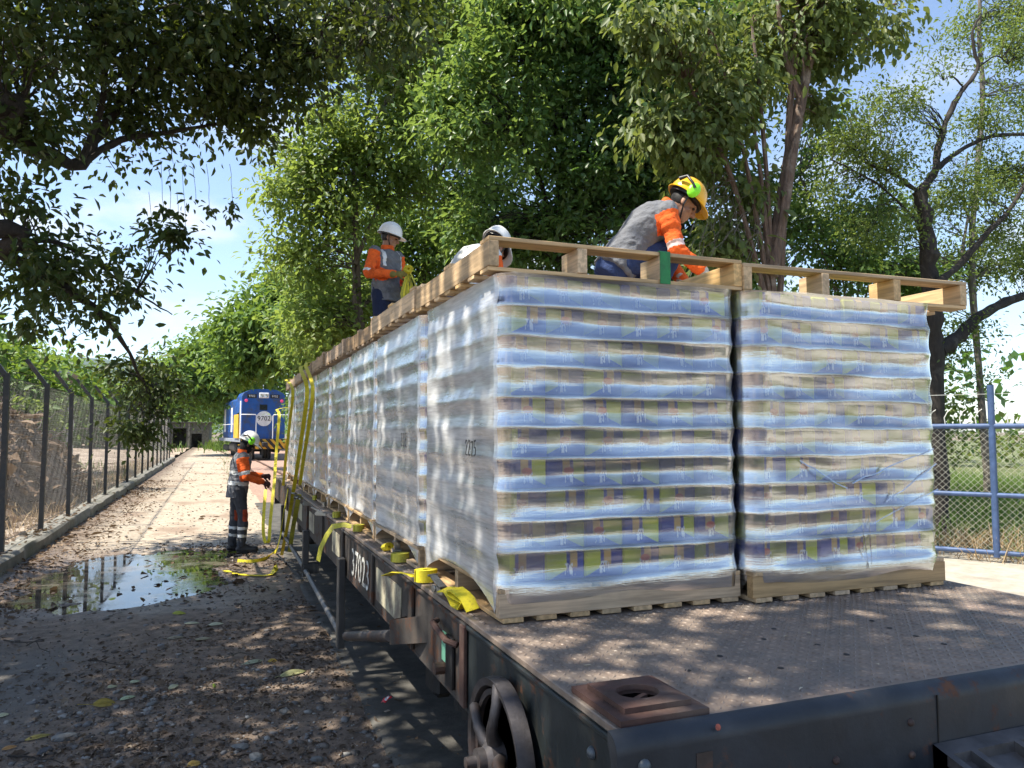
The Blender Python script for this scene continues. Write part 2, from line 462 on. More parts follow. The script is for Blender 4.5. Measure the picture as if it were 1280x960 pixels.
# ================================================================== THE WAGON
def m_paint(name, c, rust=(.11, .05, .028), ramt=.45, rough=.5, streak=True, dust=(.20, .17, .14), dst=.35, spec=.5):
    if name in _M: return _M[name]
    m, n, l, p, out = base_mat(name)
    t = n.new('ShaderNodeTexCoord').outputs['Object']
    a = noise(n, l, t, 3.0, 8, .7); s = noise(n, l, t, 2.2, 6, .65, (5, 5, .45)) if streak else noise(n, l, t, 8, 7, .7)
    col = mixc(n, l, mrange(n, l, a, .35, .7), tuple(q*.75 for q in c), tuple(q*1.3 for q in c))
    col = mixc(n, l, mrange(n, l, s, .52, .72, 0, dst), col, dust)
    r = mrange(n, l, noise(n, l, t, 4.5, 10, .75), .66-.22*ramt, .72-.14*ramt)
    col = mixc(n, l, r, col, rust)
    l.new(col, p.inputs['Base Color'])
    l.new(mrange(n, l, mth(n, l, 'ADD', r, s), .3, 1.3, rough-.1, min(1, rough+.4)), p.inputs['Roughness'])
    p.inputs['Specular IOR Level'].default_value = spec
    bump(n, l, p, noise(n, l, t, 45, 6, .65), .18, .004, bump(n, l, None, a, .12, .012))
    _M[name] = m; return m
m_steel = m_paint('wagon_steel', (.040, .038, .038), ramt=.5, rough=.55)
m_navy = m_paint('end_beam_paint', (.022, .026, .033), ramt=.42, rough=.5, dst=.15, dust=(.06, .06, .06), spec=.35)
m_rust = mat('rusty_plate', (.075, .037, .028), .8, .1, var=.35, scale=9, bmp=.35, bdist=.004, dirt=(.115, .078, .062), damt=.4)
m_rustdk = mat('dark_rust', (.045, .028, .024), .7, .1, var=.4, scale=30, bmp=.3)
m_dark = mat('greasy_iron', (.018, .017, .017), .55, .3, var=.4, scale=7, bmp=.3)
m_wheel = mat('handwheel_iron', (.070, .063, .064), .5, .5, var=.35, scale=11, bmp=.3, dirt=(.10, .06, .045), damt=.4)
def m_tread():
    m, n, l, p, out = base_mat('tread_plate')
    t = n.new('ShaderNodeTexCoord').outputs['Object']
    a = noise(n, l, t, 2.4, 8, .68); b = noise(n, l, t, 18, 6, .7); c = noise(n, l, t, 130, 3, .6)
    col = mixc(n, l, mrange(n, l, b, .3, .7), (.180, .134, .105), (.295, .230, .182))
    col = mixc(n, l, mrange(n, l, a, .46, .66, 0, .75), col, (.145, .128, .113))
    col = mixc(n, l, mrange(n, l, noise(n, l, t, 1.3, 8, .75), .55, .68, 0, .7), col, (.27, .20, .165))
    col = mixc(n, l, mrange(n, l, c, .66, .78, 0, .6), col, (.40, .37, .33))
    l.new(col, p.inputs['Base Color']); p.inputs['Metallic'].default_value = .15
    l.new(mrange(n, l, b, .3, .7, .42, .68), p.inputs['Roughness'])
    bump(n, l, p, c, .25, .003); return m
m_deck = m_tread()
WX0, WX1, WY0, WY1, DZ = .90, 3.24, 1.57, 13.0, 1.08
wag = thing('flat_wagon', 'long rusty flat wagon carrying the wrapped stacks, number 37023 on its side', 'railway wagon', (0, 0, 0))
b = MB(); b.box(((WX0+WX1)/2, (WY0+.05+WY1-.02)/2, DZ-.012), (WX1-WX0+.006, WY1-WY0-.07, .022), bev=.003); b.build('deck', m_deck, wag)
# raised lozenges of the tread plate where one can see them
def lozenges():
    pts = []
    pitch = .032
    for i, x in enumerate(np.arange(WX0+.022, WX1-.02, pitch)):
        for j, y in enumerate(np.arange(WY0+.085, 2.62, pitch)): pts.append((x, y, (i+j) % 2))
    for i, x in enumerate(np.arange(3.10, WX1-.03, pitch)):
        for j, y in enumerate(np.arange(2.64, 3.6, pitch)): pts.append((x, y, (i+j) % 2))
    for i, x in enumerate(np.arange(WX0+.03, .955, pitch)):
        for j, y in enumerate(np.arange(2.64, 5.5, pitch)): pts.append((x, y, (i+j) % 2))
    pts = np.array(pts); n = len(pts)
    T = np.array([(-.0135, 0, 0), (0, -.0045, 0), (.0135, 0, 0), (0, .0045, 0), (-.010, 0, .0036), (0, -.002, .0040), (.010, 0, .0036), (0, .002, .0040)])
    a = np.where(pts[:, 2] > 0, R_(45), R_(-45))[:, None]; c, s = np.cos(a), np.sin(a)
    V = np.stack([T[None, :, 0]*c-T[None, :, 1]*s+pts[:, 0:1], T[None, :, 0]*s+T[None, :, 1]*c+pts[:, 1:2], np.repeat(T[None, :, 2], n, 0)+DZ-.001], -1)
    F = np.array([[4, 5, 6, 7], [0, 1, 5, 4], [1, 2, 6, 5], [2, 3, 7, 6], [3, 0, 4, 7]])
    F = (np.arange(n)*8)[:, None, None]+F[None]
    return np_mesh('tread_pattern', V.reshape(-1, 3), F.reshape(-1, 4), m_deck)
tag(link('tread_pattern', lozenges(), wag), kind='stuff')
# raised dark discs on the deck, the shade of bolt holes put into colour
for px, py in ((955, 799), (967, 786), (1022, 806), (1058, 818), (1112, 785), (1145, 795), (1180, 805), (976, 835), (900, 820), (860, 838), (1090, 776)):
    q = at(px, py, Z=DZ)
    MB().lathe([(.0, .0016), (.008, .0016), (.010, .0004)], (q.x, q.y, DZ), 12).build('bolt_hole_shade', m_dark, wag)
# end beam with rolled top edge
def roll(y0, z0, r, k=7): return [(y0+r-r*math.sin(a), z0-r+r*math.cos(a)) for a in np.linspace(0, math.pi/2, k)]
b = MB(); out_ = roll(WY0, DZ+.006, .045)+[(WY0, .60), (WY0+.03, .60), (WY0+.03, DZ-.06), (WY0+.045, DZ-.026)]
b.prism(out_, 'X', WX0-.035, WX1+.005); b.build('end_beam', m_navy, wag, 40)
b = MB(); b.prism([(y+WY1-WY0-.03, z) for y, z in ((WY0, .62), (WY0+.03, .62), (WY0+.03, DZ), (WY0, DZ))], 'X', WX0, WX1); b.build('end_beam', m_steel, wag)
# side sills (channels) on both sides
m_sill = m_paint('sill_paint', (.050, .044, .040), ramt=.65, rough=.68, dst=.45, dust=(.13, .10, .078), spec=.25)
m_sill_dk = m_paint('sill_paint_dark', (.024, .030, .032), ramt=.5, rough=.6, dst=.35, dust=(.11, .09, .055), spec=.3)
for x, s in ((WX0, 1), (WX1, -1)):
    for y0, y1, mm in ((WY0+.035, 2.78, m_sill_dk), (2.79, WY1-.04, m_sill)):
        b = MB()
        b.box((x+s*.008, (y0+y1)/2, .90), (.014, y1-y0, .33)); b.box((x+s*.05, (y0+y1)/2, .739), (.10, y1-y0, .014))
        b.box((x+s*.045, (y0+y1)/2, DZ-.034), (.11, y1-y0, .016), bev=.004)
        b.build('side_sill', mm, wag)
for x in (1.55, 2.06, 2.58):
    b = MB(); b.box((x, (WY0+WY1)/2, .85), (.16, WY1-WY0-.14, .40)); b.build('centre_sill', m_dark, wag)
b = MB()
for y in np.arange(2.2, 12.8, .95): b.box((2.07, y, .92), (2.2, .08, .24))
b.build('cross_bearer', m_dark, wag)
# vertical ribs and welded plates on the near side
for y, w in ((2.80, .055), (3.62, .05), (4.60, .03), (5.75, .045), (6.9, .03), (8.1, .045), (9.3, .03), (10.5, .045)):
    MB().box((WX0-.012, y, .90), (.016, w, .30), bev=.003).build('side_rib', m_rust if w > .05 else m_sill, wag)
m_cream = mat('cream_paint', (.44, .40, .28), .6, var=.2, scale=8, dirt=(.14, .11, .09), damt=.55, dscale=6)
for y0, y1, z0, z1 in ((3.88, 4.52, .80, .985), (5.95, 6.35, .82, .99), (7.6, 8.0, .80, .98), (8.7, 9.1, .80, .98)):
    MB().box((WX0-.0025, (y0+y1)/2, (z0+z1)/2), (.005, y1-y0, z1-z0)).build('cream_patch', m_cream, wag)
m_wht = mat('stencil_white', (.66, .65, .60), .65, var=.12, scale=20, dirt=(.10, .085, .075), damt=.55, dscale=14)
def text_mesh(name, s, size, m, th=.0, parent=None, space=1.0, align='CENTER'):
    cu = bpy.data.curves.new(name, 'FONT'); cu.body = s; cu.size = size; cu.extrude = th; cu.align_x = align; cu.align_y = 'CENTER'
    cu.space_character = space; cu.resolution_u = 3
    o = bpy.data.objects.new(name, cu); C.objects.link(o)
    dg = bpy.context.evaluated_depsgraph_get(); me = bpy.data.meshes.new_from_object(o.evaluated_get(dg))
    bpy.data.objects.remove(o); bpy.data.curves.remove(cu)
    me.materials.clear(); me.materials.append(m); me.name = name
    return link(name, me, parent)
o = text_mesh('wagon_number', '37023', .265, m_wht, .001, wag, 1.02)
o.rotation_euler = (R_(90), 0, R_(-90)); o.location = (WX0-.004, 5.07, .875); o.scale = (.98, 1, 1)
# small pale green data plate in its holder
m_green_pl = mat('green_plate', (.16, .40, .27), .5, var=.2, scale=12)
MB().box((WX0-.006, 3.06, .90), (.008, .085, .115)).build('data_plate', m_green_pl, wag)
MB().tube([(WX0-.01, 3.17, .985), (WX0-.045, 3.12, .99), (WX0-.045, 2.92, .965), (WX0-.01, 2.88, .955)], .012, 8).build('grab_iron', m_rust, wag)
MB().box((WX0-.010, 2.98, .865), (.014, .09, .20), bev=.003).build('holder_plate', m_dark, wag)
b = MB(); b.tube([(WX0-.005, 3.07, .815), (WX0-.05, 3.07, .815)], .024, 10); b.build('pipe_stub', m_wheel, wag)
# step bracket: bowed plate that reaches out below the sill, with the step pipes and hangers
TL, BL, TR, BR = at(487, 775, Y=3.72), at(487, 806, Y=3.72), at(541, 768, Y=3.32), at(541, 803, Y=3.32)
nrm_ = (TR-TL).cross(BL-TL).normalized()*.012
b = MB(); b.add([TL, BL, BR, TR]+[q+nrm_ for q in (TL, BL, BR, TR)], [(0, 1, 2, 3), (7, 6, 5, 4), (0, 4, 5, 1), (1, 5, 6, 2), (2, 6, 7, 3), (3, 7, 4, 0)])
b.add([TL, BL, Vector((WX0+.03, 3.78, BL.z)), Vector((WX0+.03, 3.78, TL.z))], [(0, 1, 2, 3)])
b.build('step_bracket', m_sill, wag)
MB().tube([at(489, 795, Y=3.73), at(433, 795, Y=5.40)], .030, 10).build('step_pipe', m_wheel, wag, 60)
MB().box((WX0-.035, 5.66, .55), (.05, .09, .64), bev=.006).build('step_hanger', m_steel, wag)
MB().box((WX0-.03, 8.05, .55), (.06, .09, .46), bev=.006).build('step_hanger', m_steel, wag)
MB().box((WX0+.02, 8.05, .40), (.16, .13, .10), bev=.006).build('step_tread', m_steel, wag)
m_pipe = mat('pipe_grey', (.16, .155, .15), .5, .3, var=.2, scale=9, bmp=.15)
MB().tube([(WX0-.03, 5.66, .32), (WX0-.03, 8.0, .385)], .024, 10).build('step_pipe', m_pipe, wag, 60)
MB().tube([(WX0-.03, 8.1, .39), (WX0-.03, 10.9, .41)], .024, 10).build('step_pipe', m_pipe, wag, 60)
MB().box((WX0-.03, 10.92, .55), (.05, .08, .46), bev=.006).build('step_hanger', m_steel, wag)
# rusty corner casting with an oval hole, on a packing plate
def plate_with_hole(z0, z1, hx, hy, rx, ry, cx, cy, n=28):
    b = MB(); vs = []
    for z in (z0, z1):
        for j in range(n):
            a = 2*math.pi*j/n+math.pi/n; k = 1/max(abs(math.cos(a)), abs(math.sin(a)))
            vs.append((cx+hx*k*math.cos(a), cy+hy*k*math.sin(a), z))
        for j in range(n):
            a = 2*math.pi*j/n+math.pi/n; vs.append((cx+rx*math.cos(a), cy+ry*math.sin(a), z))
    fs = []
    for j in range(n):
        k = (j+1) % n
        fs += [(2*n+j, 2*n+k, 3*n+k, 3*n+j), (j, n+j, n+k, k), (j, k, 2*n+k, 2*n+j), (n+j, 3*n+j, 3*n+k, n+k)]
    return b.add(vs, fs)
ccx, ccy = 1.045, 1.755
plate_with_hole(DZ, DZ+.016, .125, .135, .064, .058, ccx-.012, ccy+.008).build('corner_casting', m_rust, wag)
plate_with_hole(DZ+.0165, DZ+.030, .095, .100, .058, .052, ccx-.012, ccy+.008).build('corner_casting', m_rust, wag)
MB().box((ccx-.012, ccy+.008, DZ+.003), (.125, .112, .004)).build('casting_hole_shade', mat('hole_shade', (.003, .0025, .0025), .95, var=.3, bmp=0, spec=0), wag)  # black sheet on the deck, the shade of a deep hole as colour
MB().box((ccx-.012, ccy+.012, DZ+.008), (.085, .014, .008), rz=.5).build('casting_lug', m_rust, wag)
# rivets on the end beam and corner
def rivet(c, nrm, r=.017):
    rot = Vector(nrm).to_track_quat('Z', 'Y').to_matrix()
    return MB().lathe([(r, 0), (r*.95, r*.3), (r*.7, r*.62), (r*.3, r*.8), (0, r*.85)], c, 12, rot)
m_riv = mat('rivet_paint', (.06, .075, .09), .4, .2, var=.3, scale=30)
rivet((.935, WY0, 1.012), (0, -1, 0)).build('rivet', m_riv, wag, True)
rivet((WX0-.001, 1.76, .975), (-1, 0, 0)).build('rivet', m_riv, wag, True)
for x, z in ((1.76, 1.0), (1.76, .915), (1.24, .93), (1.5, .94), (1.42, .925), (2.4, .95)):
    rivet((x, WY0, z), (0, -1, 0), .011).build('rivet', m_rustdk, wag, True)
MB().box((1.10, WY0-.0005, .84), (.045, .003, .36)).build('rust_strip', m_paint('rust_streak', (.040, .030, .028), ramt=.75, rust=(.07, .04, .03)), wag)
MB().box((1.86, WY0-.001, .83), (.004, .004, .46)).build('weld_seam', m_dark, wag)
m_redp = mat('red_mark', (.24, .06, .04), .7, var=.4, scale=60)
MB().lathe([(0, .0006), (.006, .0006), (.008, 0)], (1.14, WY0-.001, DZ-.008), 9, Vector((0, -1, .3)).to_track_quat('Z', 'Y').to_matrix()).build('red_mark', m_redp, wag)
rs = random.Random(3)
m_fleck = mat('paint_flecks', (.35, .36, .18), .7, var=.4, scale=60)
for k in range(12):
    MB().lathe([(0, .0005), (rs.uniform(.002, .005), .0005), (.006, 0)], (rs.uniform(1.88, 1.95), WY0-.0006, rs.uniform(.86, .905)), 7, Vector((0, -1, 0)).to_track_quat('Z', 'Y').to_matrix()).build('paint_fleck', m_fleck, wag)
# coupler pocket casting below the end beam
m_cast = mat('grey_casting', (.075, .072, .075), .5, .3, var=.3, scale=10, bmp=.35)
b = MB(); x0, x1, y0, y1 = 1.835, 2.52, 1.20, WY0-.002
def slab(px0, px1, py0, py1, z0, z1, dz): # top slopes up towards the beam
    return b.add([(px0, py0, z0-.2), (px1, py0, z0-.2), (px1, py1, z0-.2), (px0, py1, z0-.2), (px0, py0, z0+dz), (px1, py0, z0+dz), (px1, py1, z1+dz), (px0, py1, z1+dz)],
                 [(3, 2, 1, 0), (4, 5, 6, 7), (0, 1, 5, 4), (1, 2, 6, 5), (2, 3, 7, 6), (3, 0, 4, 7)])
slab(x0, x1, y0, y1, .80, .905, 0)
for xr in (x0+.012, x0+.10, x0+.27, x0+.42, x0+.56, x1-.012): slab(xr-.012, xr+.012, y0, y1-.001, .80, .905, .028)
slab(x0, x1, y1-.045, y1-.0015, .892, .905, .0285); slab(x0, x1, y0-.001, y0+.04, .80, .812, .0285)
b.build('coupler_casting', m_cast, wag)
# hand brake wheel
hw = []
cx_, cy_, cz_, R0 = WX0-.055, 2.29, .765, .238
rotx = Matrix.Rotation(R_(-90), 3, 'Y')
b = MB(); b.lathe([(R0-.022, -.022), (R0, -.026), (R0+.003, 0), (R0, .026), (R0-.022, .022), (R0-.030, 0), (R0-.022, -.022)], (cx_, cy_, cz_), 48, rotx)
wheel = b.build('brake_wheel', m_wheel, wag, 40)
b = MB()
b.lathe([(.186, -.008), (.204, -.01), (.204, .01), (.186, .008), (.186, -.008)], (cx_, cy_, cz_), 40, rotx); b.build('inner_ring', m_wheel, wheel, 40)
for k in range(5):
    a = 2*math.pi*k/5+.35
    pth = [(cx_-.03*math.sin(math.pi*q)-.01, cy_+math.cos(a+.35*math.sin(q*3))*R0*(.15+.80*q), cz_+math.sin(a+.35*math.sin(q*3))*R0*(.15+.80*q)) for q in np.linspace(0, 1, 6)]
    MB().tube(pth, [.026, .022, .018, .016, .017, .02], 8).build('spoke', m_wheel, wheel, 60)
b = MB(); b.lathe([(.055, -.03), (.055, .035), (.038, .05), (.038, .075), (.018, .078), (.018, .11), (0, .112)], (cx_, cy_, cz_), 16, rotx); b.build('hub', m_wheel, wheel, 40)
MB().tube([(WX0+.05, cy_, cz_), (cx_, cy_, cz_)], .03, 12).build('brake_shaft', m_dark, wag)
b = MB(); b.tube([(WX0-.01, 2.07, .76), (WX0-.06, 2.05, .75), (WX0-.065, 2.04, .67), (WX0-.03, 2.05, .62)], .011, 8); b.build('chain_hook', m_rust, wag)
# bogies
def bogie(yc):
    for y in (yc-.62, yc+.62):
        for sx in (-.5, .5):
            b = MB(); rot = Matrix.Rotation(R_(90 if sx > 0 else -90), 3, 'Y')
            b.lathe([(.08, -.07), (.40, -.07), (.405, -.045), (.355, -.035), (.352, .06), (.30, .062), (.28, .03), (.12, .02), (.10, .06), (0, .065)], (2.06+sx, y, .43), 32, rot)
            b.build('wheel', m_dark, wag, 35)
        MB().tube([(1.3, y, .43), (2.82, y, .43)], .065, 10).build('axle', m_dark, wag)
    for x in (1.26, 2.86):
        b = MB(); b.prism([(yc-.95, .40), (yc-.80, .34), (yc-.5, .52), (yc-.25, .34), (yc+.25, .34), (yc+.5, .52), (yc+.8, .34), (yc+.95, .40), (yc+.85, .58), (yc+.3, .68), (yc-.3, .68), (yc-.85, .58)], 'X', x-.05, x+.05)
        for y in (yc-.62, yc+.62): b.box((x-.06 if x < 2 else x+.06, y, .43), (.12, .22, .22), bev=.03)
        for k in range(3): b.lathe([(.055, 0), (.055, .16)], (x-.07 if x < 2 else x+.07, yc-.13+.13*k, .40), 10)
        b.build('bogie_frame', m_dark, wag)
    MB().box((2.06, yc, .60), (1.7, .30, .20), bev=.03).build('bolster', m_dark, wag)
bogie(3.6); bogie(11.0)

# ================================================================== PALLETS AND STACKS
def m_wood(name, c, grey=.0, rnd=.22):
    m, n, l, p, out = base_mat(name)
    t = n.new('ShaderNodeTexCoord').outputs['Object']; oi = n.new('ShaderNodeObjectInfo').outputs['Random']
    mp = n.new('ShaderNodeVectorMath'); mp.operation = 'ADD'; l.new(t, mp.inputs[0])
    cbb = n.new('ShaderNodeCombineXYZ'); l.new(mth(n, l, 'MULTIPLY', oi, 37.), cbb.inputs[0]); l.new(mth(n, l, 'MULTIPLY', oi, 11.), cbb.inputs[1]); l.new(cbb.outputs[0], mp.inputs[1])
    v = mp.outputs[0]
    g = noise(n, l, v, 9, 6, .6, (.35, 6, 6)); k = noise(n, l, v, 2.5, 5, .6)
    col = mixc(n, l, mrange(n, l, g, .32, .68), tuple(q*.68 for q in c), tuple(min(1, q*1.18) for q in c))
    col = mixc(n, l, mrange(n, l, k, .50, .72, 0, .6), col, (.20+.1*grey, .15+.12*grey, .10+.12*grey))
    hs = n.new('ShaderNodeHueSaturation'); l.new(col, hs.inputs['Color'])
    l.new(mrange(n, l, oi, 0, 1, 1-rnd, 1+rnd, False), hs.inputs['Value']); l.new(mrange(n, l, mth(n, l, 'FRACT', mth(n, l, 'MULTIPLY', oi, 7.3)), 0, 1, .8, 1.1, False), hs.inputs['Saturation'])
    l.new(hs.outputs[0], p.inputs['Base Color']); p.inputs['Roughness'].default_value = .72
    bump(n, l, p, g, .35, .004); return m
m_wood_new = m_wood('pallet_wood', (.64, .425, .205))
m_wood_old = m_wood('weathered_pallet_wood', (.40, .27, .155), .4)
m_wood_base = m_wood('base_pallet_wood', (.46, .31, .165), .25)
def board_mesh(name, d, m, axis, bev=.002):
    """a board whose grain runs along local X; axis says how it lies"""
    return MB().box((0, 0, 0), d, bev=bev).mesh(name, m)
_bm = {}
def bmesh_of(name, d, m):
    k = (name, tuple(round(q, 3) for q in d), m.name)
    if k not in _bm: _bm[k] = board_mesh(name, d, m, 0)
    return _bm[k]
def put_board(name, c, d, m, parent, ry=0.):
    """d=(len,width,thick) laid along X when ry=0, along Y when ry=90"""
    rr = random.Random(int(abs(c[0]*7919+c[1]*104729+c[2]*1299)*100))
    return link(name, bmesh_of(name, d, m), parent, c, (0, 0, R_(ry+rr.uniform(-.3, .3))))
def notched_mesh(L, h, w, m):
    """pallet stringer along X with two notches in its lower edge"""
    z0, z1 = -h/2, h/2; n0, n1 = .16, .40; d = .038
    o = [(-L/2, z1), (-L/2, z0)]
    for a, bb in ((-L/2+n0, -L/2+n1), (L/2-n1, L/2-n0)):
        o += [(a, z0), (a+.035, z0+d), (bb-.035, z0+d), (bb, z0)]
    o += [(L/2, z0), (L/2, z1)]
    b = MB(); b.prism(o, 'Y', -w/2, w/2); return b.mesh('stringer', m)
_nm = {}
def top_pallet(name, label, loc, rz, wid, length, mt, group, n_str=4):
    """deck boards across, stringers along local Y: lies on the cans with its stringer ends towards us"""
    t = thing('wooden_pallet', label, 'pallet', loc, rz, group)
    key = (round(length, 2), mt.name)
    if key not in _nm: _nm[key] = MB().box((0, 0, 0), (length, .042, .098), bev=.002).mesh('stringer', mt)
    for i in range(n_str):
        x = -wid/2+.021+(wid-.042)*i/(n_str-1)
        if i in (0, n_str-1): link('stringer', _nm[key], t, (x, 0, .067), (0, 0, R_(90)))
        else:                          # inner rows are short blocks
            for y in (-length/2+.075, 0, length/2-.075):
                link('block', bmesh_of('block', (.15, .042, .098), mt), t, (x, y, .067), (0, 0, R_(90)))
    nb = 7
    for j in range(nb):
        y = -length/2+.05+(length-.10)*j/(nb-1)
        if j in (0, 3, nb-1): put_board('deck_board', (0, y, .1245), (wid, .098, .016), mt, t)
        put_board('bottom_board', (0, y, .009), (wid, .095 if j in (0, nb-1) else .075, .016), mt, t)
    return t
LH = .1165; Z0 = .13       # layer height, height of the pallet below
def m_print(name, flip):
    """printed shrink pack: blue below, yellow-green panel with a slanting edge, white marks, a red and an orange spot"""
    m, n, l, p, out = base_mat(name)
    t = n.new('ShaderNodeTexCoord').outputs['Object']; sp = n.new('ShaderNodeSeparateXYZ'); l.new(t, sp.inputs[0])
    oi = n.new('ShaderNodeObjectInfo').outputs['Random']
    u = mth(n, l, 'ADD', mth(n, l, 'MULTIPLY', sp.outputs['X'], (-1 if flip else 1)/.172), .5)
    v = mth(n, l, 'ADD', mth(n, l, 'MULTIPLY', sp.outputs['Z'], 1/.112), .5)
    u = mth(n, l, 'ADD', u, mrange(n, l, mth(n, l, 'FRACT', mth(n, l, 'MULTIPLY', oi, 5.9)), 0, 1, -.14, .14, False))
    blue = (.034, .060, .33); olive = (.48, .54, .045)
    dg = mth(n, l, 'SUBTRACT', v, mth(n, l, 'MULTIPLY', mth(n, l, 'ABSOLUTE', mth(n, l, 'SUBTRACT', u, .72)), -.9))
    f1 = mth(n, l, 'MULTIPLY', mrange(n, l, u, .57, .60), mrange(n, l, mth(n, l, 'ADD', v, mth(n, l, 'MULTIPLY', u, .75)), .78, .84))
    col = mixc(n, l, f1, blue, olive)
    f2 = mth(n, l, 'MULTIPLY', mrange(n, l, u, .30, .34), mrange(n, l, u, .52, .48))
    f2 = mth(n, l, 'MULTIPLY', f2, mrange(n, l, v, .38, .5))
    col = mixc(n, l, mth(n, l, 'MULTIPLY', f2, .75), col, (.80, .52, .10))
    w = noise(n, l, t, 60, 2, .5, (1, 1, .55), (0, .35, 0))
    fw_ = mth(n, l, 'MULTIPLY', mrange(n, l, w, .50, .56), mth(n, l, 'MULTIPLY', mrange(n, l, u, .36, .40), mrange(n, l, u, .64, .60)))
    fw_ = mth(n, l, 'MULTIPLY', fw_, mth(n, l, 'MULTIPLY', mrange(n, l, v, .14, .2), mrange(n, l, v, .62, .55)))
    col = mixc(n, l, fw_, col, (.78, .80, .82))
    d2 = n.new('ShaderNodeVectorMath'); d2.operation = 'DISTANCE'; cb_ = n.new('ShaderNodeCombineXYZ')
    l.new(u, cb_.inputs[0]); l.new(v, cb_.inputs[1]); l.new(cb_.outputs[0], d2.inputs[0]); d2.inputs[1].default_value = (.47, .60, 0)
    sel = mrange(n, l, mth(n, l, 'FRACT', mth(n, l, 'MULTIPLY', oi, 13.7)), .45, .5)
    col = mixc(n, l, mth(n, l, 'MULTIPLY', mrange(n, l, d2.outputs['Value'], .15, .10), sel), col, (.62, .11, .07))
    col = mixc(n, l, mrange(n, l, v, .06, .03), col, (.20, .05, .05))
    hs = n.new('ShaderNodeHueSaturation'); l.new(col, hs.inputs['Color']); l.new(mrange(n, l, oi, 0, 1, .8, 1.25, False), hs.inputs['Value'])
    l.new(hs.outputs[0], p.inputs['Base Color']); p.inputs['Roughness'].default_value = .3
    return m
m_pa, m_pb = m_print('can_print', False), m_print('can_print_turned', True)
def m_carton():
    m, n, l, p, out = base_mat('grey_carton')
    t = n.new('ShaderNodeTexCoord').outputs['Object']; oi = n.new('ShaderNodeObjectInfo').outputs['Random']
    sp = n.new('ShaderNodeSeparateXYZ'); l.new(t, sp.inputs[0])
    bars = noise(n, l, t, 75, 3, .6, (1, 1, .12)); b2 = noise(n, l, t, 11, 5, .6)
    fz = mth(n, l, 'MULTIPLY', mrange(n, l, sp.outputs['Z'], -.035, -.025), mrange(n, l, sp.outputs['Z'], .035, .022))
    col = mixc(n, l, mrange(n, l, b2, .35, .65), (.42, .415, .40), (.58, .58, .56))
    col = mixc(n, l, mth(n, l, 'MULTIPLY', mth(n, l, 'MULTIPLY', mrange(n, l, bars, .52, .60), fz), .55), col, (.22, .22, .24))
    hs = n.new('ShaderNodeHueSaturation'); l.new(col, hs.inputs['Color']); l.new(mrange(n, l, oi, 0, 1, .82, 1.12, False), hs.inputs['Value'])
    l.new(hs.outputs[0], p.inputs['Base Color']); p.inputs['Roughness'].default_value = .5
    return m
m_cart = m_carton()
m_core = mat('tray_core', (.13, .14, .10), .5, var=.3, scale=9, bmp=.1)
m_bluec = mat('blue_pack_side', (.035, .06, .32), .28, var=.2, scale=9, bmp=0, spec=.6)
m_olivec = mat('olive_pack_side', (.30, .33, .045), .3, var=.25, scale=7, bmp=0, spec=.6)
def m_film(nm_, milk, f0, f1=.70, rgh=.15):
    m, n, l, p, out = base_mat(nm_); n.remove(p)
    t = n.new('ShaderNodeTexCoord').outputs['Object']
    h1 = noise(n, l, t, 3.2, 5, .62, (2.0, 2.0, 26), (R_(4), R_(3), 0))
    h2 = noise(n, l, t, 5.5, 4, .6, (1.2, 1.0, 17), (R_(28), 0, 0))
    h3 = noise(n, l, t, 8, 4, .6, (1, 1, 1.6))
    hh = mth(n, l, 'ADD', mth(n, l, 'ADD', mth(n, l, 'MULTIPLY', h1, .55), mth(n, l, 'MULTIPLY', h2, .35)), mth(n, l, 'MULTIPLY', h3, .8))
    b = n.new('ShaderNodeBump'); b.inputs['Strength'].default_value = .17; b.inputs['Distance'].default_value = .012; l.new(hh, b.inputs['Height'])
    g = n.new('ShaderNodeBsdfGlossy'); g.inputs['Roughness'].default_value = rgh; g.inputs['Color'].default_value = (.90, .91, .93, 1); l.new(b.outputs[0], g.inputs['Normal'])
    d = n.new('ShaderNodeBsdfDiffuse'); d.inputs['Color'].default_value = (.78, .79, .80, 1); l.new(b.outputs[0], d.inputs['Normal'])
    tr = n.new('ShaderNodeBsdfTransparent'); tr.inputs['Color'].default_value = (.97, .97, .96, 1)
    lw = n.new('ShaderNodeLayerWeight'); lw.inputs['Blend'].default_value = .28; l.new(b.outputs[0], lw.inputs['Normal'])
    fac = mrange(n, l, lw.outputs['Fresnel'], 0, .5, f0, f1, False)
    fac = mth(n, l, 'MULTIPLY', fac, mrange(n, l, noise(n, l, t, 1.7, 3, .55, (1, 1, 3.2)), .34, .62, .38, 1.55), True)
    m1 = n.new('ShaderNodeMixShader'); l.new(mrange(n, l, mth(n, l, 'ADD', h1, h2), .68, 1.3, *milk), m1.inputs[0]); l.new(tr.outputs[0], m1.inputs[1]); l.new(d.outputs[0], m1.inputs[2])
    m2 = n.new('ShaderNodeMixShader'); l.new(fac, m2.inputs[0]); l.new(m1.outputs[0], m2.inputs[1]); l.new(g.outputs[0], m2.inputs[2])
    l.new(m2.outputs[0], out.inputs['Surface']); return m
m_flm = m_film('stretch_film', (.0, .16), .36); m_flm_side = m_film('stretch_film_overlap', (.50, .74), .22, .50, .20)
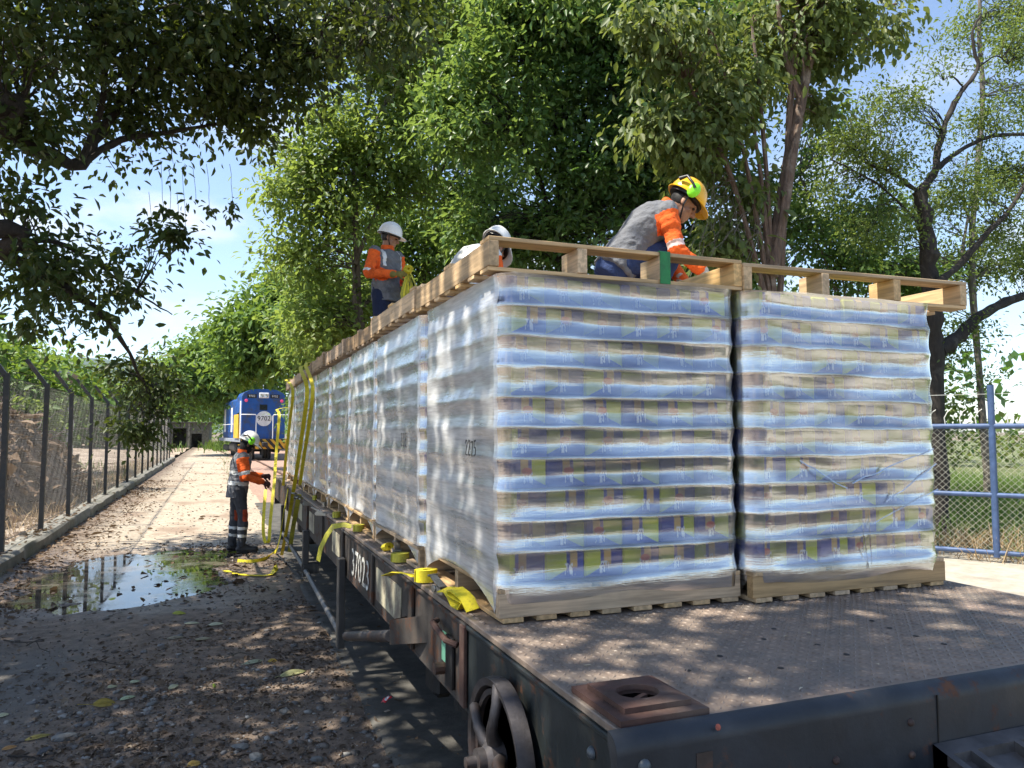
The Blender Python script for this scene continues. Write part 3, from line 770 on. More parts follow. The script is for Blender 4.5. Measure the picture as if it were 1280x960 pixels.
def film_mesh(hx, hy, seed, ns=180, nz=9, swag=.055, layers=10, loose=1., cr=.048):
    """stretch film shell: caught on the edge of every tray, drawn in between them, its hem hanging in swags"""
    per = []
    seg = [((-hx+cr, -hy), (1, 0), 2*hx-2*cr, (0, -1)), ((hx, -hy+cr), (0, 1), 2*hy-2*cr, (1, 0)), ((hx-cr, hy), (-1, 0), 2*hx-2*cr, (0, 1)), ((-hx, hy-cr), (0, -1), 2*hy-2*cr, (-1, 0))]
    tot = 4*(hx+hy)-8*cr
    for k, (s, d, L, nn) in enumerate(seg):
        q = max(8, int(ns*L/tot))
        for j in range(q+1):
            f = .5-.5*math.cos(math.pi*j/q); f = .5*f+.5*j/q
            per.append((s[0]+d[0]*L*f, s[1]+d[1]*L*f, nn[0], nn[1], k, f))
        c = ((hx-cr, -hy+cr), (hx-cr, hy-cr), (-hx+cr, hy-cr), (-hx+cr, -hy+cr))[k]; a0 = -90+90*k
        for a in (22.5, 45, 67.5):
            w = R_(a0+a); per.append((c[0]+cr*math.cos(w), c[1]+cr*math.sin(w), math.cos(w), math.sin(w), k+.5, a/90))
    per = np.array(per); m = len(per); s = np.concatenate([[0], np.cumsum(np.hypot(*np.diff(per[:, :2], axis=0).T))])
    face = per[:, 4]; f = per[:, 5]; left = (face == 3); mid = np.where(face % 1 == 0, np.sin(math.pi*f)**.5, 0)
    zb0 = Z0-.055+(vn(s*4, s*0, seed)-.5)*.03
    zb0 = np.where(left, Z0-.045+swag*np.sin(math.pi*np.clip(f, 0, 1))**.7-.045*(1-np.sin(math.pi*f))+(f > .5)*-.01, zb0)
    rows = [(None, 0)]
    for k in range(layers):
        for j in range(nz): rows.append((k, j/nz))
    rows.append((layers, 0.))
    V = []
    for (k, t) in rows:
        if k is None: z = zb0; off = np.full(m, .004)-.004*mid
        else:
            z = np.full(m, Z0+(k+t)*LH); z = z+(vn(s*5+k*7, s*0+k, seed+3)-.5)*.008
            dep = (.013*mid+.009)*(.45+.75*vn(s*2.4+k*9.1, s*0+k*3.3, seed+5)+.35*vn(np.array(k*3.7), np.array(seed*1.3), 19))
            dep = dep*np.where(left, .42, 1.)
            dip = 1-np.abs(2*t-1)**1.7
            dip = dip*(1+.5*(vn(s*3+k*4, s*0+t*2, seed+8)-.5))
            off = .010-dep*dip
            w = (vn(s*9+z*(14 if True else 0), z*9+s*0, seed+11)-.5)*.007*loose+(vn(s*22-z*20, z*30, seed+13)-.5)*.003*loose
            off = off+w*np.where(left, .55, .55)
        V.append(np.stack([per[:, 0]+per[:, 2]*off, per[:, 1]+per[:, 3]*off, z], -1))
    V = np.array(V).reshape(-1, 3); nr = len(rows)
    i = (np.arange(nr-1)[:, None]*m+np.arange(m)[None]); i2 = (np.arange(nr-1)[:, None]*m+(np.arange(m)[None]+1) % m)
    F = np.stack([i.ravel(), i2.ravel(), (i2+m).ravel(), (i+m).ravel()], -1)
    return np_mesh('film_wrap', V, F, [m_flm, m_flm_side], np.tile(((face == 3) & (cr < .06)).astype(int), nr-1), smooth=True)
def pack_mesh(d, mats, faces):
    """rounded pack; print on the front (or left) face, plain card elsewhere"""
    me = MB().box((0, 0, 0), d, bev=.009).mesh('pack', mats)
    for q in me.polygons:
        nn = q.normal
        q.material_index = faces(nn)
    me.polygons.foreach_set('use_smooth', [True]*len(me.polygons)); me.set_sharp_from_angle(angle=R_(30))
    return me
PW = .172
pm_front = {}
for kind, mm in (('a', m_pa), ('b', m_pb)):
    pm_front[kind] = pack_mesh((PW-.003, .12, LH-.007), [mm, m_cart], lambda nn: 0)
pm_left = MB().box((0, 0, 0), (.12, PW+.0005, LH-.004), bev=.003).mesh('pack', [m_cart])
pm_corner = {}; pm_side = {}
def corner_mesh(mm, cc, r=.038):
    a, d = PW/2-.0015, .06; o = [(a, -d), (a, d), (-a, d)]+[(-a+r-r*math.cos(w), -d+r-r*math.sin(w)) for w in np.linspace(0, math.pi/2, 7)]
    me = MB().prism(o, 'Z', -LH/2+.003, LH/2-.003).mesh('pack', [mm, cc], 40)
    for q in me.polygons: q.material_index = 1 if q.normal.x < -.30 else 0
    return me
for kind, mm, cc in (('a', m_pa, m_bluec), ('b', m_pb, m_olivec)):
    pm_corner[kind] = corner_mesh(mm, cc); pm_corner[kind+'r'] = corner_mesh(mm, cc, .080); pm_side[kind] = MB().box((0, 0, 0), (.12, PW+.0005, LH-.006), bev=.012).mesh('pack', [cc])
core_cache = {}
def core_mesh(hx, hy, kind):
    k = (round(hx, 3), round(hy, 3), kind)
    if k not in core_cache:
        b = MB(); b.box((0, 0, 0), (2*hx-.004, 2*hy-.004, LH-.004), bev=.012); me = b.mesh('tray_layer', [m_cart, m_bluec if kind == 'a' else m_olivec])
        for q in me.polygons: q.material_index = 0 if abs(q.normal.x) > .9 else 1
        me.polygons.foreach_set('use_smooth', [True]*len(me.polygons)); me.set_sharp_from_angle(angle=R_(50)); core_cache[k] = me
    return core_cache[k]
def tray_mesh(hx, hy, r):
    k = ('tray', round(hx, 3), round(hy, 3), r)
    if k not in core_cache:
        o = [(sx*(hx-r)+r*math.cos(a), sy*(hy-r)+r*math.sin(a)) for sx, sy, a0 in ((1, -1, -90), (1, 1, 0), (-1, 1, 90), (-1, -1, 180)) for a in [R_(a0+q) for q in (0, 22.5, 45, 67.5, 90)]]
        core_cache[k] = MB().prism(o, 'Z', -.0025, .0025).mesh('tray', m_core)
    return core_cache[k]
def stack(label, x0, x1, y0, y1, seed, detail, mt, marks=None):
    hx, hy = (x1-x0)/2, (y1-y0)/2
    t = thing('wrapped_pallet_stack', label, 'pallet stack', ((x0+x1)/2, (y0+y1)/2, DZ+.003), 0, 'film wrapped pallet stacks on the wagon')
    pal = bpy.data.objects.new('base_pallet', None); C.objects.link(pal); pal.parent = t; pal.empty_display_size = .1
    for y in (-hy+.02, 0, hy-.02): put_board('stringer', (0, y, .0625), (2*hx+.006, .040, .088), mt, pal)
    nb = 8 if detail else 5
    for j in range(nb):
        x = -hx+.05+(2*hx-.1)*j/(nb-1)
        put_board('bottom_board', (x, 0, .009), (2*hy, .082 if detail else .11, .018), mt, pal, 90)
        put_board('top_board', (x, 0, .1155), (2*hy, .105 if detail else .14, .017), mt, pal, 90)
    for k in range(10):
        z = Z0+(k+.5)*LH; kind = 'ab'[(k+seed) % 2]
        if detail:
            link('tray_layer', core_mesh(hx-.146, hy-.146, kind), t, (0, 0, z))
            link('tray', tray_mesh(hx, hy, .085 if seed > 30 else .048), t, (0, 0, z-LH/2+.004))
            jx = (vn(k*1.7, seed, 40)-.5)*.010
            for j in range(6):
                x = -hx+PW*.5+.024+j*(2*hx-PW-.046)/5
                link('can_pack', pm_corner[kind+'r' if seed > 30 else kind] if j == 0 else pm_front[kind], t, (x+jx, -hy+.087+(vn(k*3.1, j*2.3, 9)-.5)*.006, z))
            nl = max(4, int((2*hy-.125)/PW))
            for j in range(nl):
                y = -hy+.148+(j+.5)*(2*hy-.172)/nl
                link('carton' if seed < 30 else 'can_pack', pm_left if seed < 30 else pm_side[kind], t, (-hx+.085-(seed > 30)*.008+(vn(k*2.3, j*5.1, 12)-.5)*.003, y, z))
        else: link('tray_layer', core_mesh(hx-.022, hy-.018, kind), t, ((vn(k*2.1, seed, 41)-.5)*.008, 0, z))
    flm = link('film_wrap', film_mesh(hx, hy, seed, 260 if detail else 120, 9 if detail else 6, cr=.085 if seed > 30 else .048), t)
    return t
PX0, PX1, QX0, QX1 = .975, 2.035, 2.058, 3.125
gap = [2.635, 3.70, 3.765, 4.93, 4.985, 6.0, 6.05, 7.10, 7.15, 8.2, 8.25, 9.3, 9.35, 10.4, 10.45, 11.5]
nth = ['nearest', 'second', 'third', 'fourth', 'fifth', 'sixth', 'seventh', 'rearmost']
for i in range(8):
    y0, y1 = gap[2*i], gap[2*i+1]
    lab = ('nearest wrapped stack of blue and yellow can packs at the left, marked 2275' if i == 0 else
           'second wrapped pallet stack along the left deck edge, marked 335' if i == 1 else
           '%s wrapped pallet stack along the left deck edge counted from the bare deck' % nth[i])
    stack(lab, PX0+(i > 0)*(vn(i*3.3, 1, 2)-.5)*.03, PX1, y0, y1, i*2+(1 if i == 0 else i % 2), i == 0, m_wood_base)
    lab = ('nearest wrapped stack of can packs on the right, with a torn film fold' if i == 0 else
           '%s wrapped pallet stack of the right hand row, hidden behind the front stacks' % nth[i])
    stack(lab, QX0, QX1, y0-.06*(i == 0), y1, 40+i*2+(0 if i == 0 else i % 2), i == 0, m_wood_base)
# handwriting on the film
STROKE = {'2': [(0, .8), (.25, 1), (.6, .95), (.65, .7), (.1, .05), (.75, .05)], '3': [(.05, .95), (.55, .95), (.3, .58), (.65, .35), (.4, .02), (0, .12)],
          '7': [(0, .85), (.6, .95), (.35, .0)], '5': [(.7, 1), (.2, .95), (.15, .55), (.6, .55), (.6, .12), (.05, .02)]}
m_ink = mat('black_marker', (.008, .008, .010), .5, var=.1, bmp=0)
def handwriting(s, size, x, y, z, w=.0065):
    b = MB()
    for i, ch in enumerate(s):
        pts = [(x, y-(i*.95+u)*size*.62, z+v*size) for u, v in STROKE[ch]]
        pp = []
        for a, c in zip(pts[:-1], pts[1:]):
            for q in (0, .34, .67): pp.append(Vector(a).lerp(Vector(c), q))
        pp.append(Vector(pts[-1])); b.ribbon(pp, w, (0, 1, .8), .0012)
    return b
def mark(s, size, y, z, stackobj):
    o = handwriting(s, size, PX0-.0215, y, z).build('handwritten_number', m_ink); return o
ST = [o for o in C.objects if o.name.startswith('wrapped_pallet_stack')]
for s, size, y, z, k in (('2275', .062, 2.99, 1.685, 0), ('335', .075, 4.16, 1.70, 2)):
    o = mark(s, size, y, z, None); st = ST[k]; o.parent = st; o.location = -st.location
    bpy.context.view_layer.update()
# torn film fold on the right stack
b = MB()
for a, c in (((1108, 628), (1170, 580)), ((1065, 604), (1168, 560)), ((1092, 655), (1172, 610)), ((1085, 640), (1090, 705)), ((1078, 650), (1086, 712)), ((1000, 575), (1060, 612))):
    p0, p1 = at(*a, Y=2.564), at(*c, Y=2.564)
    b.ribbon([p0.lerp(p1, q)+Vector((0, (vn(q*9, a[0], 4)-.5)*.006, (vn(q*7, a[1], 6)-.5)*.012)) for q in np.linspace(0, 1, 14)], .006, (0, .5, 1), .001)
fold = b.build('film_fold', m_flm); fold.parent = ST[1]; fold.location = -ST[1].location

# pallets lying upside on the stacks
tp = 'loose pallets lying on top of the stacks'
ZT = DZ+.003+Z0+10*LH+.004
top_pallet('wooden_pallet', 'new pine pallet on the nearest left stack, green strap round its front edge', (1.505, 3.19, ZT), R_(0.), 1.15, 1.10, m_wood_new, tp)
top_pallet('wooden_pallet', 'new pine pallet on the nearest right stack, sticking out past it', (2.735, 3.17, ZT-.012), R_(-1.6), 1.28, 1.12, m_wood_new, tp)
for i in range(1, 8):
    yc = (gap[2*i]+gap[2*i+1])/2; L = gap[2*i+1]-gap[2*i]
    dz = (.010, .0, -.004, .006, -.002, .004, 0)[i-1]
    top_pallet('wooden_pallet', 'weathered pallet on top of the %s stack along the left deck edge' % nth[i], (1.495+(vn(i*5.2, 3, 8)-.5)*.05, yc, ZT+max(0, dz)), R_((vn(i*2.2, 1, 3)-.5)*2.5), 1.14, L+.02, m_wood_old if i > 1 else m_wood_new, tp)
    top_pallet('wooden_pallet', 'weathered pallet on top of the %s stack of the right hand row' % nth[i], (2.665, yc, ZT), R_((vn(i*4.2, 2, 3)-.5)*2), 1.12, L+.02, m_wood_old, tp)
m_gstrap = mat('green_strap', (.02, .20, .055), .55, var=.25, scale=30, stretch=(1, 6, 1))
b = MB(); xg = at(832, 330, Y=2.63).x
b.ribbon([(xg, 2.80, ZT+.135), (xg, 2.637, ZT+.135), (xg, 2.633, ZT+.132), (xg, 2.633, ZT+.001)], .048, (1, 0, 0), .003)
tag(b.build('green_strap', m_gstrap), 'short green webbing strap hanging over the front board of the left pallet', 'strap')

# ------------------------------------------------------------------ yellow webbing
m_web = mat('yellow_webbing', (.70, .58, .02), .6, var=.15, scale=40, bmp=.3, stretch=(1, 1, 1), dirt=(.35, .27, .03), damt=.25, dscale=20)
m_web_old = mat('olive_webbing', (.46, .43, .045), .65, var=.2, scale=40, bmp=.3, dirt=(.20, .19, .06), damt=.35, dscale=15)
m_zinc = mat('zinc_steel', (.36, .35, .32), .38, .85, var=.2, scale=15, bmp=.1, dirt=(.25, .20, .14), damt=.3)
def coil(r0, r1, turns, n=48, squash=1.):
    return [((r0+(r1-r0)*q)*math.cos(2*math.pi*turns*q), (r0+(r1-r0)*q)*math.sin(2*math.pi*turns*q)*squash, 0) for q in np.linspace(0, 1, n)]
def roll_strap(label, loc, r, m, tail=None, rz=0., tilt=0., ratchet=False, w=.05, squash=.75, fold=False, tside=(0, 1, .6), group='rolled yellow ratchet straps on the deck edge'):
    t = thing('ratchet_strap', label, 'strap', loc, rz, group)
    b = MB(); b.ribbon([(x, y, w/2+.002) for x, y, z in coil(r*.35, r, 5.5, 80, squash)], w, (0, 0, 1), .0042)
    if fold:
        b = MB(); b.ribbon([(.00, .20, .035), (.005, .14, .045), (.0, .08, .03), (-.01, .02, .012), (-.005, -.03, .010), (0, -.05, .022), (.004, -.03, .036), (.0, .02, .040), (-.006, .07, .045), (-.004, .09, .056), (.0, .05, .062), (.004, -.01, .052), (.006, -.05, .040), (.008, -.07, .022), (.012, -.085, .006)], w*1.15, (1, .15, .25), .004); tilt = 0
    o = b.build('webbing_roll', m, t, 40); o.rotation_euler = (tilt, 0, 0); o.location = (0, 0, abs(math.sin(tilt))*r*.6)
    if tail:
        tl = MB(); tl.ribbon(tail, w*.9, tside, .0035); tl.build('webbing_tail', m, t, 40)
    if ratchet: ratchet_parts(t, (ratchet[0], ratchet[1], .02), ratchet[2])
    return t
def ratchet_parts(t, c, rz):
    M = Matrix.Translation(c) @ Matrix.Rotation(rz, 4, 'Z') @ Matrix.Scale(.72, 4)
    b = MB()
    for s in (-1, 1):
        b.prism([(-.06, -.012), (.05, -.012), (.065, .01), (.05, .035), (.01, .03), (-.06, .012)], 'Y', s*.030-.0015, s*.030+.0015)
    fr = b.build('ratchet_frame', m_zinc, t); fr.matrix_local = M
    b = MB(); b.tube([(.035, -.034, .014), (.035, .034, .014)], .013, 10)
    for s in (-1, 1): b.lathe([(.022, -.003), (.024, 0), (.022, .003)], (.035, s*.036, .014), 14, Matrix.Rotation(R_(90), 3, 'X'))
    sp_ = b.build('spool', m_zinc, t); sp_.matrix_local = M
    b = MB(); b.prism([(-.02, .02), (.03, .035), (.10, .075), (.10, .082), (.02, .045), (-.02, .03)], 'Y', -.024, .024); b.tube([(.10, -.034, .079), (.10, .034, .079)], .007, 8)
    h = b.build('lever', m_zinc, t); h.matrix_local = M
zd = DZ+.004
P_ = lambda px, py: at(px, py, Z=zd)
q = P_(534, 727); X_ = WX0
roll_strap('bright yellow rolled strap with a straight tail sticking out above the cream patch', (q.x-.005, q.y, zd), .055, m_web,
           [(-.045, .03, .02), (-.06, .06, .028), (-.09, .22, .012), (-.105, .40, -.035)], 0, 0, False, .055, tside=(.9, .35, -.15))
q = P_(578, 758)
t = roll_strap('yellow strap with steel ratchet lying nearest the corner of the wagon', (q.x-.01, q.y-.02, zd), .04, m_web, None, .1, R_(70), (.01, .24, R_(100)), .05, fold=True)
for k, (px, py, mm, lab, r, rat) in enumerate(((505, 702, m_web_old, 'olive rolled strap beside the wagon number, with a ratchet behind it', .05, True),
        (486, 688, m_web, 'small bright yellow folded strap end just behind the olive roll', .03, False),
        (452, 664, m_web_old, 'yellow strap roll with a limp tail hanging down the side sill', .045, False),
        (424, 647, m_web_old, 'loose yellow strap bundle with ratchet by the gap between fourth and fifth stack', .04, True),
        (408, 634, m_zinc, 'grey steel ratchet without webbing on the deck edge', .02, True), (396, 625, m_web_old, 'pale folded strap on the far deck edge', .03, True),
        (384, 614, m_web_old, 'farthest folded strap on the deck edge', .03, False))):
    q = P_(px, py); tail = None
    if k == 2: tail = [(-.02, .05, .03), (-.05, .10, .045), (-.085, .17, .03), (-.10, .22, -.04), (-.105, .27, -.13), (-.10, .30, -.22)]
    roll_strap(lab, (q.x-.02, q.y, zd), r, mm, tail, .3*k, R_(75) if k == 1 else 0, (.02, .16, R_(80+10*k)) if rat else False, .045)
MB
def strap(label, pts, m, w=.045, side=(1, -.35, .1), smooth=4, group='yellow straps hanging over the load'):
    pts = [Vector(p) for p in pts]; pp = []
    for i in range(len(pts)-1):
        p0, p1, p2, p3 = pts[max(i-1, 0)], pts[i], pts[i+1], pts[min(i+2, len(pts)-1)]
        for j in range(smooth):
            u = j/smooth
            pp.append(.5*((2*p1)+(p2-p0)*u+(2*p0-5*p1+4*p2-p3)*u*u+(3*p1-p0-3*p2+p3)*u**3))
    pp.append(pts[-1]); b = MB(); b.ribbon(pp, w, side, .003)
    return tag(b.build('hanging_strap', m, None, 60), label, 'strap', group)
A = lambda px, py, X=.87: at(px, py, X=X)
strap('yellow strap from the last left pallet down to the deck edge', [(1.1, 11.3, ZT+.141), (.90, 11.2, ZT+.144), A(366, 487), A(362, 530), A(357, 575), A(354, 607)], m_web, .036)
strap('longest yellow strap, hanging across the deck edge almost to the ground', [(1.1, 9.0, ZT+.141), (.88, 8.95, ZT+.144), A(384, 486, .88), A(378, 540), A(369, 600), A(361, 648, .86), A(352, 694, .86)], m_web, .042)
strap('yellow strap hanging in front of the film to the deck between two folded straps', [(1.1, 8.6, ZT+.141), (.89, 8.5, ZT+.144), A(391, 484), A(386, 532), A(380, 570), A(375, 606)], m_web, .036)
strap('dull strap end dangling below the side sill', [A(374, 618), A(370, 640), A(366, 662), A(362, 690)], m_web_old, .05)
strap('outer yellow strap hanging behind the standing worker at the wagon end', [(1.2, 12.25, ZT-.2), (.87, 12.2, ZT-.25), at(349, 520, X=.82), at(345, 570, X=.78), at(343, 600, X=.72), at(338, 650, X=.66), at(336, 676, X=.64), at(331, 676, X=.60), at(329, 655, X=.58), at(332, 612, X=.62)], m_web, .04)
strap('slack yellow strap falling from the deck edge to the ground by the boots', [at(360, 612, X=.80), at(355, 640, X=.78), at(350, 672, X=.70), at(344, 690, Z=.05), at(330, 699, Z=.04), at(310, 702, Z=.035), at(297, 701, Z=.03)], m_web, .05, (0, .3, 1))
strap('flat yellow strap lying on the ground beside the puddle', [at(281, 713, Z=.035), at(295, 717, Z=.034), at(315, 719, Z=.036), at(338, 718, Z=.04), at(346, 708, Z=.05)], m_web, .07, [(.2, 1, 0)]*16+[(0, .3, 1)], 4)

# ================================================================== FENCES
m_post = mat('fence_paint', (.045, .048, .052), .55, .2, var=.25, scale=8, dirt=(.16, .11, .08), damt=.3)
m_wire = mat('wire', (.11, .11, .11), .55, .5, var=.3, scale=4, bmp=0)
FX = -2.53
fen = thing('chain_link_fence', 'long chain link fence with dark cranked posts on the kerb at the left', 'fence', (FX, 0, .24))
ypost = [9.2, 11.5, 13.85, 16.2, 18.7, 21.2, 23.7]+[23.7+2.5*k for k in range(1, 11)]
for i, y in enumerate(ypost):
    rr = random.Random(i)
    b = MB(); h = 2.30; lean = rr.uniform(-.02, .02)
    b.ribbon([(0, 0, 0), (lean, 0, h), ], .065, (0, 1, 0), .065)
    b.ribbon([(lean-.012, 0, h-.03), (lean-.30, 0, h+.38)], .058, (0, 1, 0), .058)
    b.build('post', m_post, fen).location = (0, y, 0)
    b = MB(); b.box((0, 0, .006), (.13, .13, .012)); b.build('base_plate', m_post, fen).location = (0, y, 0)
for z in (.10, 2.26):
    b = MB(); b.tube([(-.045, y, z+(vn(y, z, 3)-.5)*.03) for y in np.arange(4.2, 49, .6)], .006, 5); b.build('rail_wire', m_wire, fen)
def chainlink(y0, y1, z0, z1, pitch=.062, r=.0014):
    """two families of slanting wires, woven a wire's width apart"""
    b = MB(); H = z1-z0
    k = int((y1-y0+H)/pitch)
    for fam in (0, 1):
        for i in range(k):
            s = y0-H+i*pitch if fam == 0 else y0+i*pitch
            def P(z): return (0., s+(z-z0) if fam == 0 else s-(z-z0), z)
            za, zb = z0, z1
            if fam == 0: za = max(z0, z0+(y0-s)); zb = min(z1, z0+(y1-s))
            else: za = max(z0, z0+(s-y1)); zb = min(z1, z0+(s-y0))
            if zb-za < .03: continue
            p0, p1 = Vector(P(za)), Vector(P(zb)); o = (.002 if fam else -.002)
            p0.x = p1.x = o
            b.tube([p0, p1], r, 3, caps=False)
    return b
o = chainlink(4.2, 48.6, .04, 2.26, .070, .0011).build('mesh', m_wire, fen); o.location = (-.05, 0, 0); tag(o, kind='stuff')
b = MB()
for k in range(3):
    f = .25+.35*k; b.tube([(-.02-.30*f, y, 2.30+.38*f+(vn(y*.4, k, 8)-.5)*.04) for y in np.arange(4.2, 49, 1.1)], .0035, 4)
b.build('top_wire', m_wire, fen)

# blue pipe fence with chain link to the right of the wagon
m_bluep = mat('blue_pipe_paint', (.055, .095, .20), .42, .1, var=.18, scale=9, bmp=.1, dirt=(.15, .13, .12), damt=.15)
G0 = at(1246, 691, Z=.16); gd = Vector((.56, -.83, 0)).normalized()
gat = thing('blue_pipe_fence', 'blue tubular fence with chain link and bent spikes right of the stacks', 'fence', (G0.x, G0.y, 0), math.atan2(gd.y, gd.x))
zt, zm, zb = 1.86, .93, .16
for z, r in ((zb, .034), (zm, .034), (zt, .038)): MB().tube([(-5.2, 0, z), (4, 0, z)], r, 12).build('rail', m_bluep, gat, 60)
for x in (-5.2, -2.6, 0, 2.6):
    MB().tube([(x, 0, 0 if x else .10), (x, 0, 2.42)], .043, 12).build('post', m_bluep, gat, 60)
b = MB(); H = zt-zb; pit = .085
ch = chainlink(-5.2, 4.0, zb, zt, .085, .0019)
o = MB(); o.v = [(y, -x, z) for x, y, z in ch.v]; o.f = ch.f; o.m = ch.m
o = o.build('mesh', mat('pale_wire', (.50, .49, .42), .5, .4, var=.2, bmp=0), gat); tag(o, kind='stuff')
m_spike = mat('pale_spike', (.62, .62, .58), .5, .3, var=.2, bmp=0)
for x in np.arange(-2.4, 2.6, .185):
    MB().tube([(x, 0, zt+.03), (x-.01, 0, zt+.12), (x+.03, 0, zt+.20), (x+.075, 0, zt+.235)], [.009, .008, .007, .004], 6).build('spike', m_spike, gat, 60)
MB().tube([(-5.2, .02, 2.30), (4, .02, 2.30)], .004, 4).build('top_wire', m_spike, gat)

# ================================================================== LOCOMOTIVE
m_lb = mat('loco_blue', (.012, .085, .33), .35, 0, var=.12, scale=2, bmp=.05, dirt=(.06, .07, .10), damt=.45, dscale=1.5)
m_lw = mat('loco_white', (.72, .73, .74), .45, var=.1, scale=3, bmp=.03)
m_ly = mat('loco_yellow', (.62, .36, .03), .5, var=.15, scale=3, bmp=.05)
m_lk = mat('loco_black', (.02, .02, .021), .6, var=.3, scale=3)
m_glass = mat('dark_glass', (.012, .016, .02), .06, var=.1, bmp=0)
m_letter = mat('letter_black', (.012, .012, .014), .5, bmp=0)
m_pink, n, l, p, out = base_mat('marker_lens'); p.inputs['Base Color'].default_value = (.45, .05, .12, 1); p.inputs['Roughness'].default_value = .2
p.inputs['Emission Color'].default_value = (1, .1, .3, 1); p.inputs['Emission Strength'].default_value = .15
m_lamp, n, l, p, out = base_mat('headlamp_glass'); p.inputs['Base Color'].default_value = (.8, .8, .78, 1); p.inputs['Roughness'].default_value = .08; p.inputs['Metallic'].default_value = .6
LY = 50.
lo = thing('diesel_locomotive', 'blue diesel locomotive with round white 9702 disc and striped pilot', 'locomotive', (2.72, LY, 0), R_(5.5))
# local: nose faces -Y, body runs to +Y
hw_, zf, zr = 1.30, 1.38, 4.45
b = MB(); ol = [(-hw_, zf), (hw_, zf), (hw_, zr-.45), (hw_-.12, zr-.22), (hw_-.55, zr-.02), (0, zr+.03), (-hw_+.55, zr-.02), (-hw_+.12, zr-.22), (-hw_, zr-.45)]
b.prism(ol, 'Y', .0, 2.4); nose = b.build('cab', m_lb, lo, 20)
b = MB(); ol = [(-1.05, zf), (1.05, zf), (1.05, zr-.55), (.75, zr-.3), (-.75, zr-.3), (-1.05, zr-.55)]; b.prism(ol, 'Y', 2.4, 12.5); b.build('hood', m_lb, lo, 20)
for k in range(9):
    MB().box((-1.06, 3.1+k*1.02, zf+1.25), (.03, .88, 1.7), bev=.01).build('hood_door', m_lb if k % 4 else m_lw, lo)
MB().box((-hw_-.012, 1.6, zf+1.35), (.02, .95, .55)).build('side_window', m_glass, lo)
MB().box((-hw_-.010, .55, zf+1.2), (.02, .5, 2.3)).build('white_band', m_lw, lo)
MB().box((0, 6.2, 1.25), (2.66, 13.2, .22), bev=.02).build('frame', mat('loco_frame', (.22, .25, .30), .6), lo)
b = MB(); b.prism([(-1.42, 1.36), (1.42, 1.36), (1.42, .72), (-1.42, .72)], 'Y', -.55, -.40); pil = b.build('pilot', m_lk, lo)
for k in range(7):
    x = -1.5+k*.45; o = [(max(-1.41, x), 1.34), (min(1.41, x+.2), 1.34), (min(1.41, x+.75), .74), (max(-1.41, min(1.2, x+.55)), .74)]
    b = MB(); b.prism(o, 'Y', -.562, -.551); b.build('stripe', m_ly, pil)
dsk = MB().lathe([(.47, 0), (.47, .03), (0, .032)], (.02, 0, 2.62), 40, Vector((0, -1, 0)).to_track_quat('Z', 'Y').to_matrix()).build('number_disc', m_lw, lo)
o = text_mesh('number', '9702', .40, m_letter, .004, dsk); o.rotation_euler = (R_(90), 0, 0); o.location = (.02, -.040, 2.62)
MB().box((-.02, -.012, 3.33), (.46, .02, .34), bev=.01).build('front_window', m_glass, lo)
b = MB(); b.box((.0, -.03, 4.07), (.60, .08, .34), bev=.04); hl = b.build('headlight', m_lw, lo)
for sx in (-.14, .14): MB().lathe([(.12, 0), (.11, .01), (0, -.01)], (sx, -.072, 4.07), 18, Vector((0, -1, 0)).to_track_quat('Z', 'Y').to_matrix()).build('lamp', m_lamp, hl)
for sx in (-.72, .66):
    nb = MB().box((sx, -.012, 4.02), (.56, .02, .24)).build('number_board', m_letter, lo)
    o = text_mesh('number', '9702', .19, m_lw, .003, nb); o.rotation_euler = (R_(90), 0, 0); o.location = (sx, -.028, 4.02)
for sx in (-1.06, 1.08):
    MB().lathe([(.10, 0), (.10, .05), (.06, .075), (0, .08)], (sx, 0, 3.74), 16, Vector((0, -1, 0)).to_track_quat('Z', 'Y').to_matrix()).build('marker_light', m_pink, lo, True)
for x0, x1 in ((-1.42, -.50), (.50, 1.42)):
    MB().tube([(x0, -.45, 1.36), (x0, -.45, 2.80), (x0+.05, -.45, 2.86), (x1-.05, -.45, 2.86), (x1, -.45, 2.80), (x1, -.45, 1.36)], .028, 8).build('handrail', m_lw, lo, 60)
for k in range(2):
    MB().tube([(-1.42, .1+k*.1, 1.36), (-1.42, .1, 2.3)], .02, 6).build('handrail', m_ly, lo)
MB().box((-1.40, 1.9, 2.15), (.03, 2.2, 1.5)).build('walkway_panel', m_ly, lo)
MB().tube([(-1.42, 3.1, 2.3), (-1.42, 12.5, 2.3)], .02, 6).build('handrail', m_lw, lo)
MB().box((0, -.62, 1.02), (.34, .35, .30), bev=.05).build('coupler', m_lk, lo)
for yc in (2.0, 10.4):
    for y in (-1.1, 0, 1.1):
        for sx in (-.5, .5):
            rot = Matrix.Rotation(R_(90 if sx > 0 else -90), 3, 'Y')
            MB().lathe([(.46, -.06), (.46, .06), (.40, .065), (.12, .03), (0, .08)], (sx, yc+y, .50), 20, rot).build('wheel', m_lk, lo, 40)
    for sx in (-1.02, 1.02): MB().box((sx, yc, .66), (.16, 3.1, .42), bev=.08).build('bogie_frame', m_lk, lo)
MB().box((0, 6.2, .78), (2.3, 3.2, .66), bev=.15).build('fuel_tank', m_lk, lo)
for k in range(3): MB().box((-1.36, -.1, .45+.27*k), (.22, .5, .03)).build('step', m_ly, lo)
MB().tube([(.1, 1, zr), (.1, 1, zr+.4)], .02, 5).build('aerial', m_lw, lo)

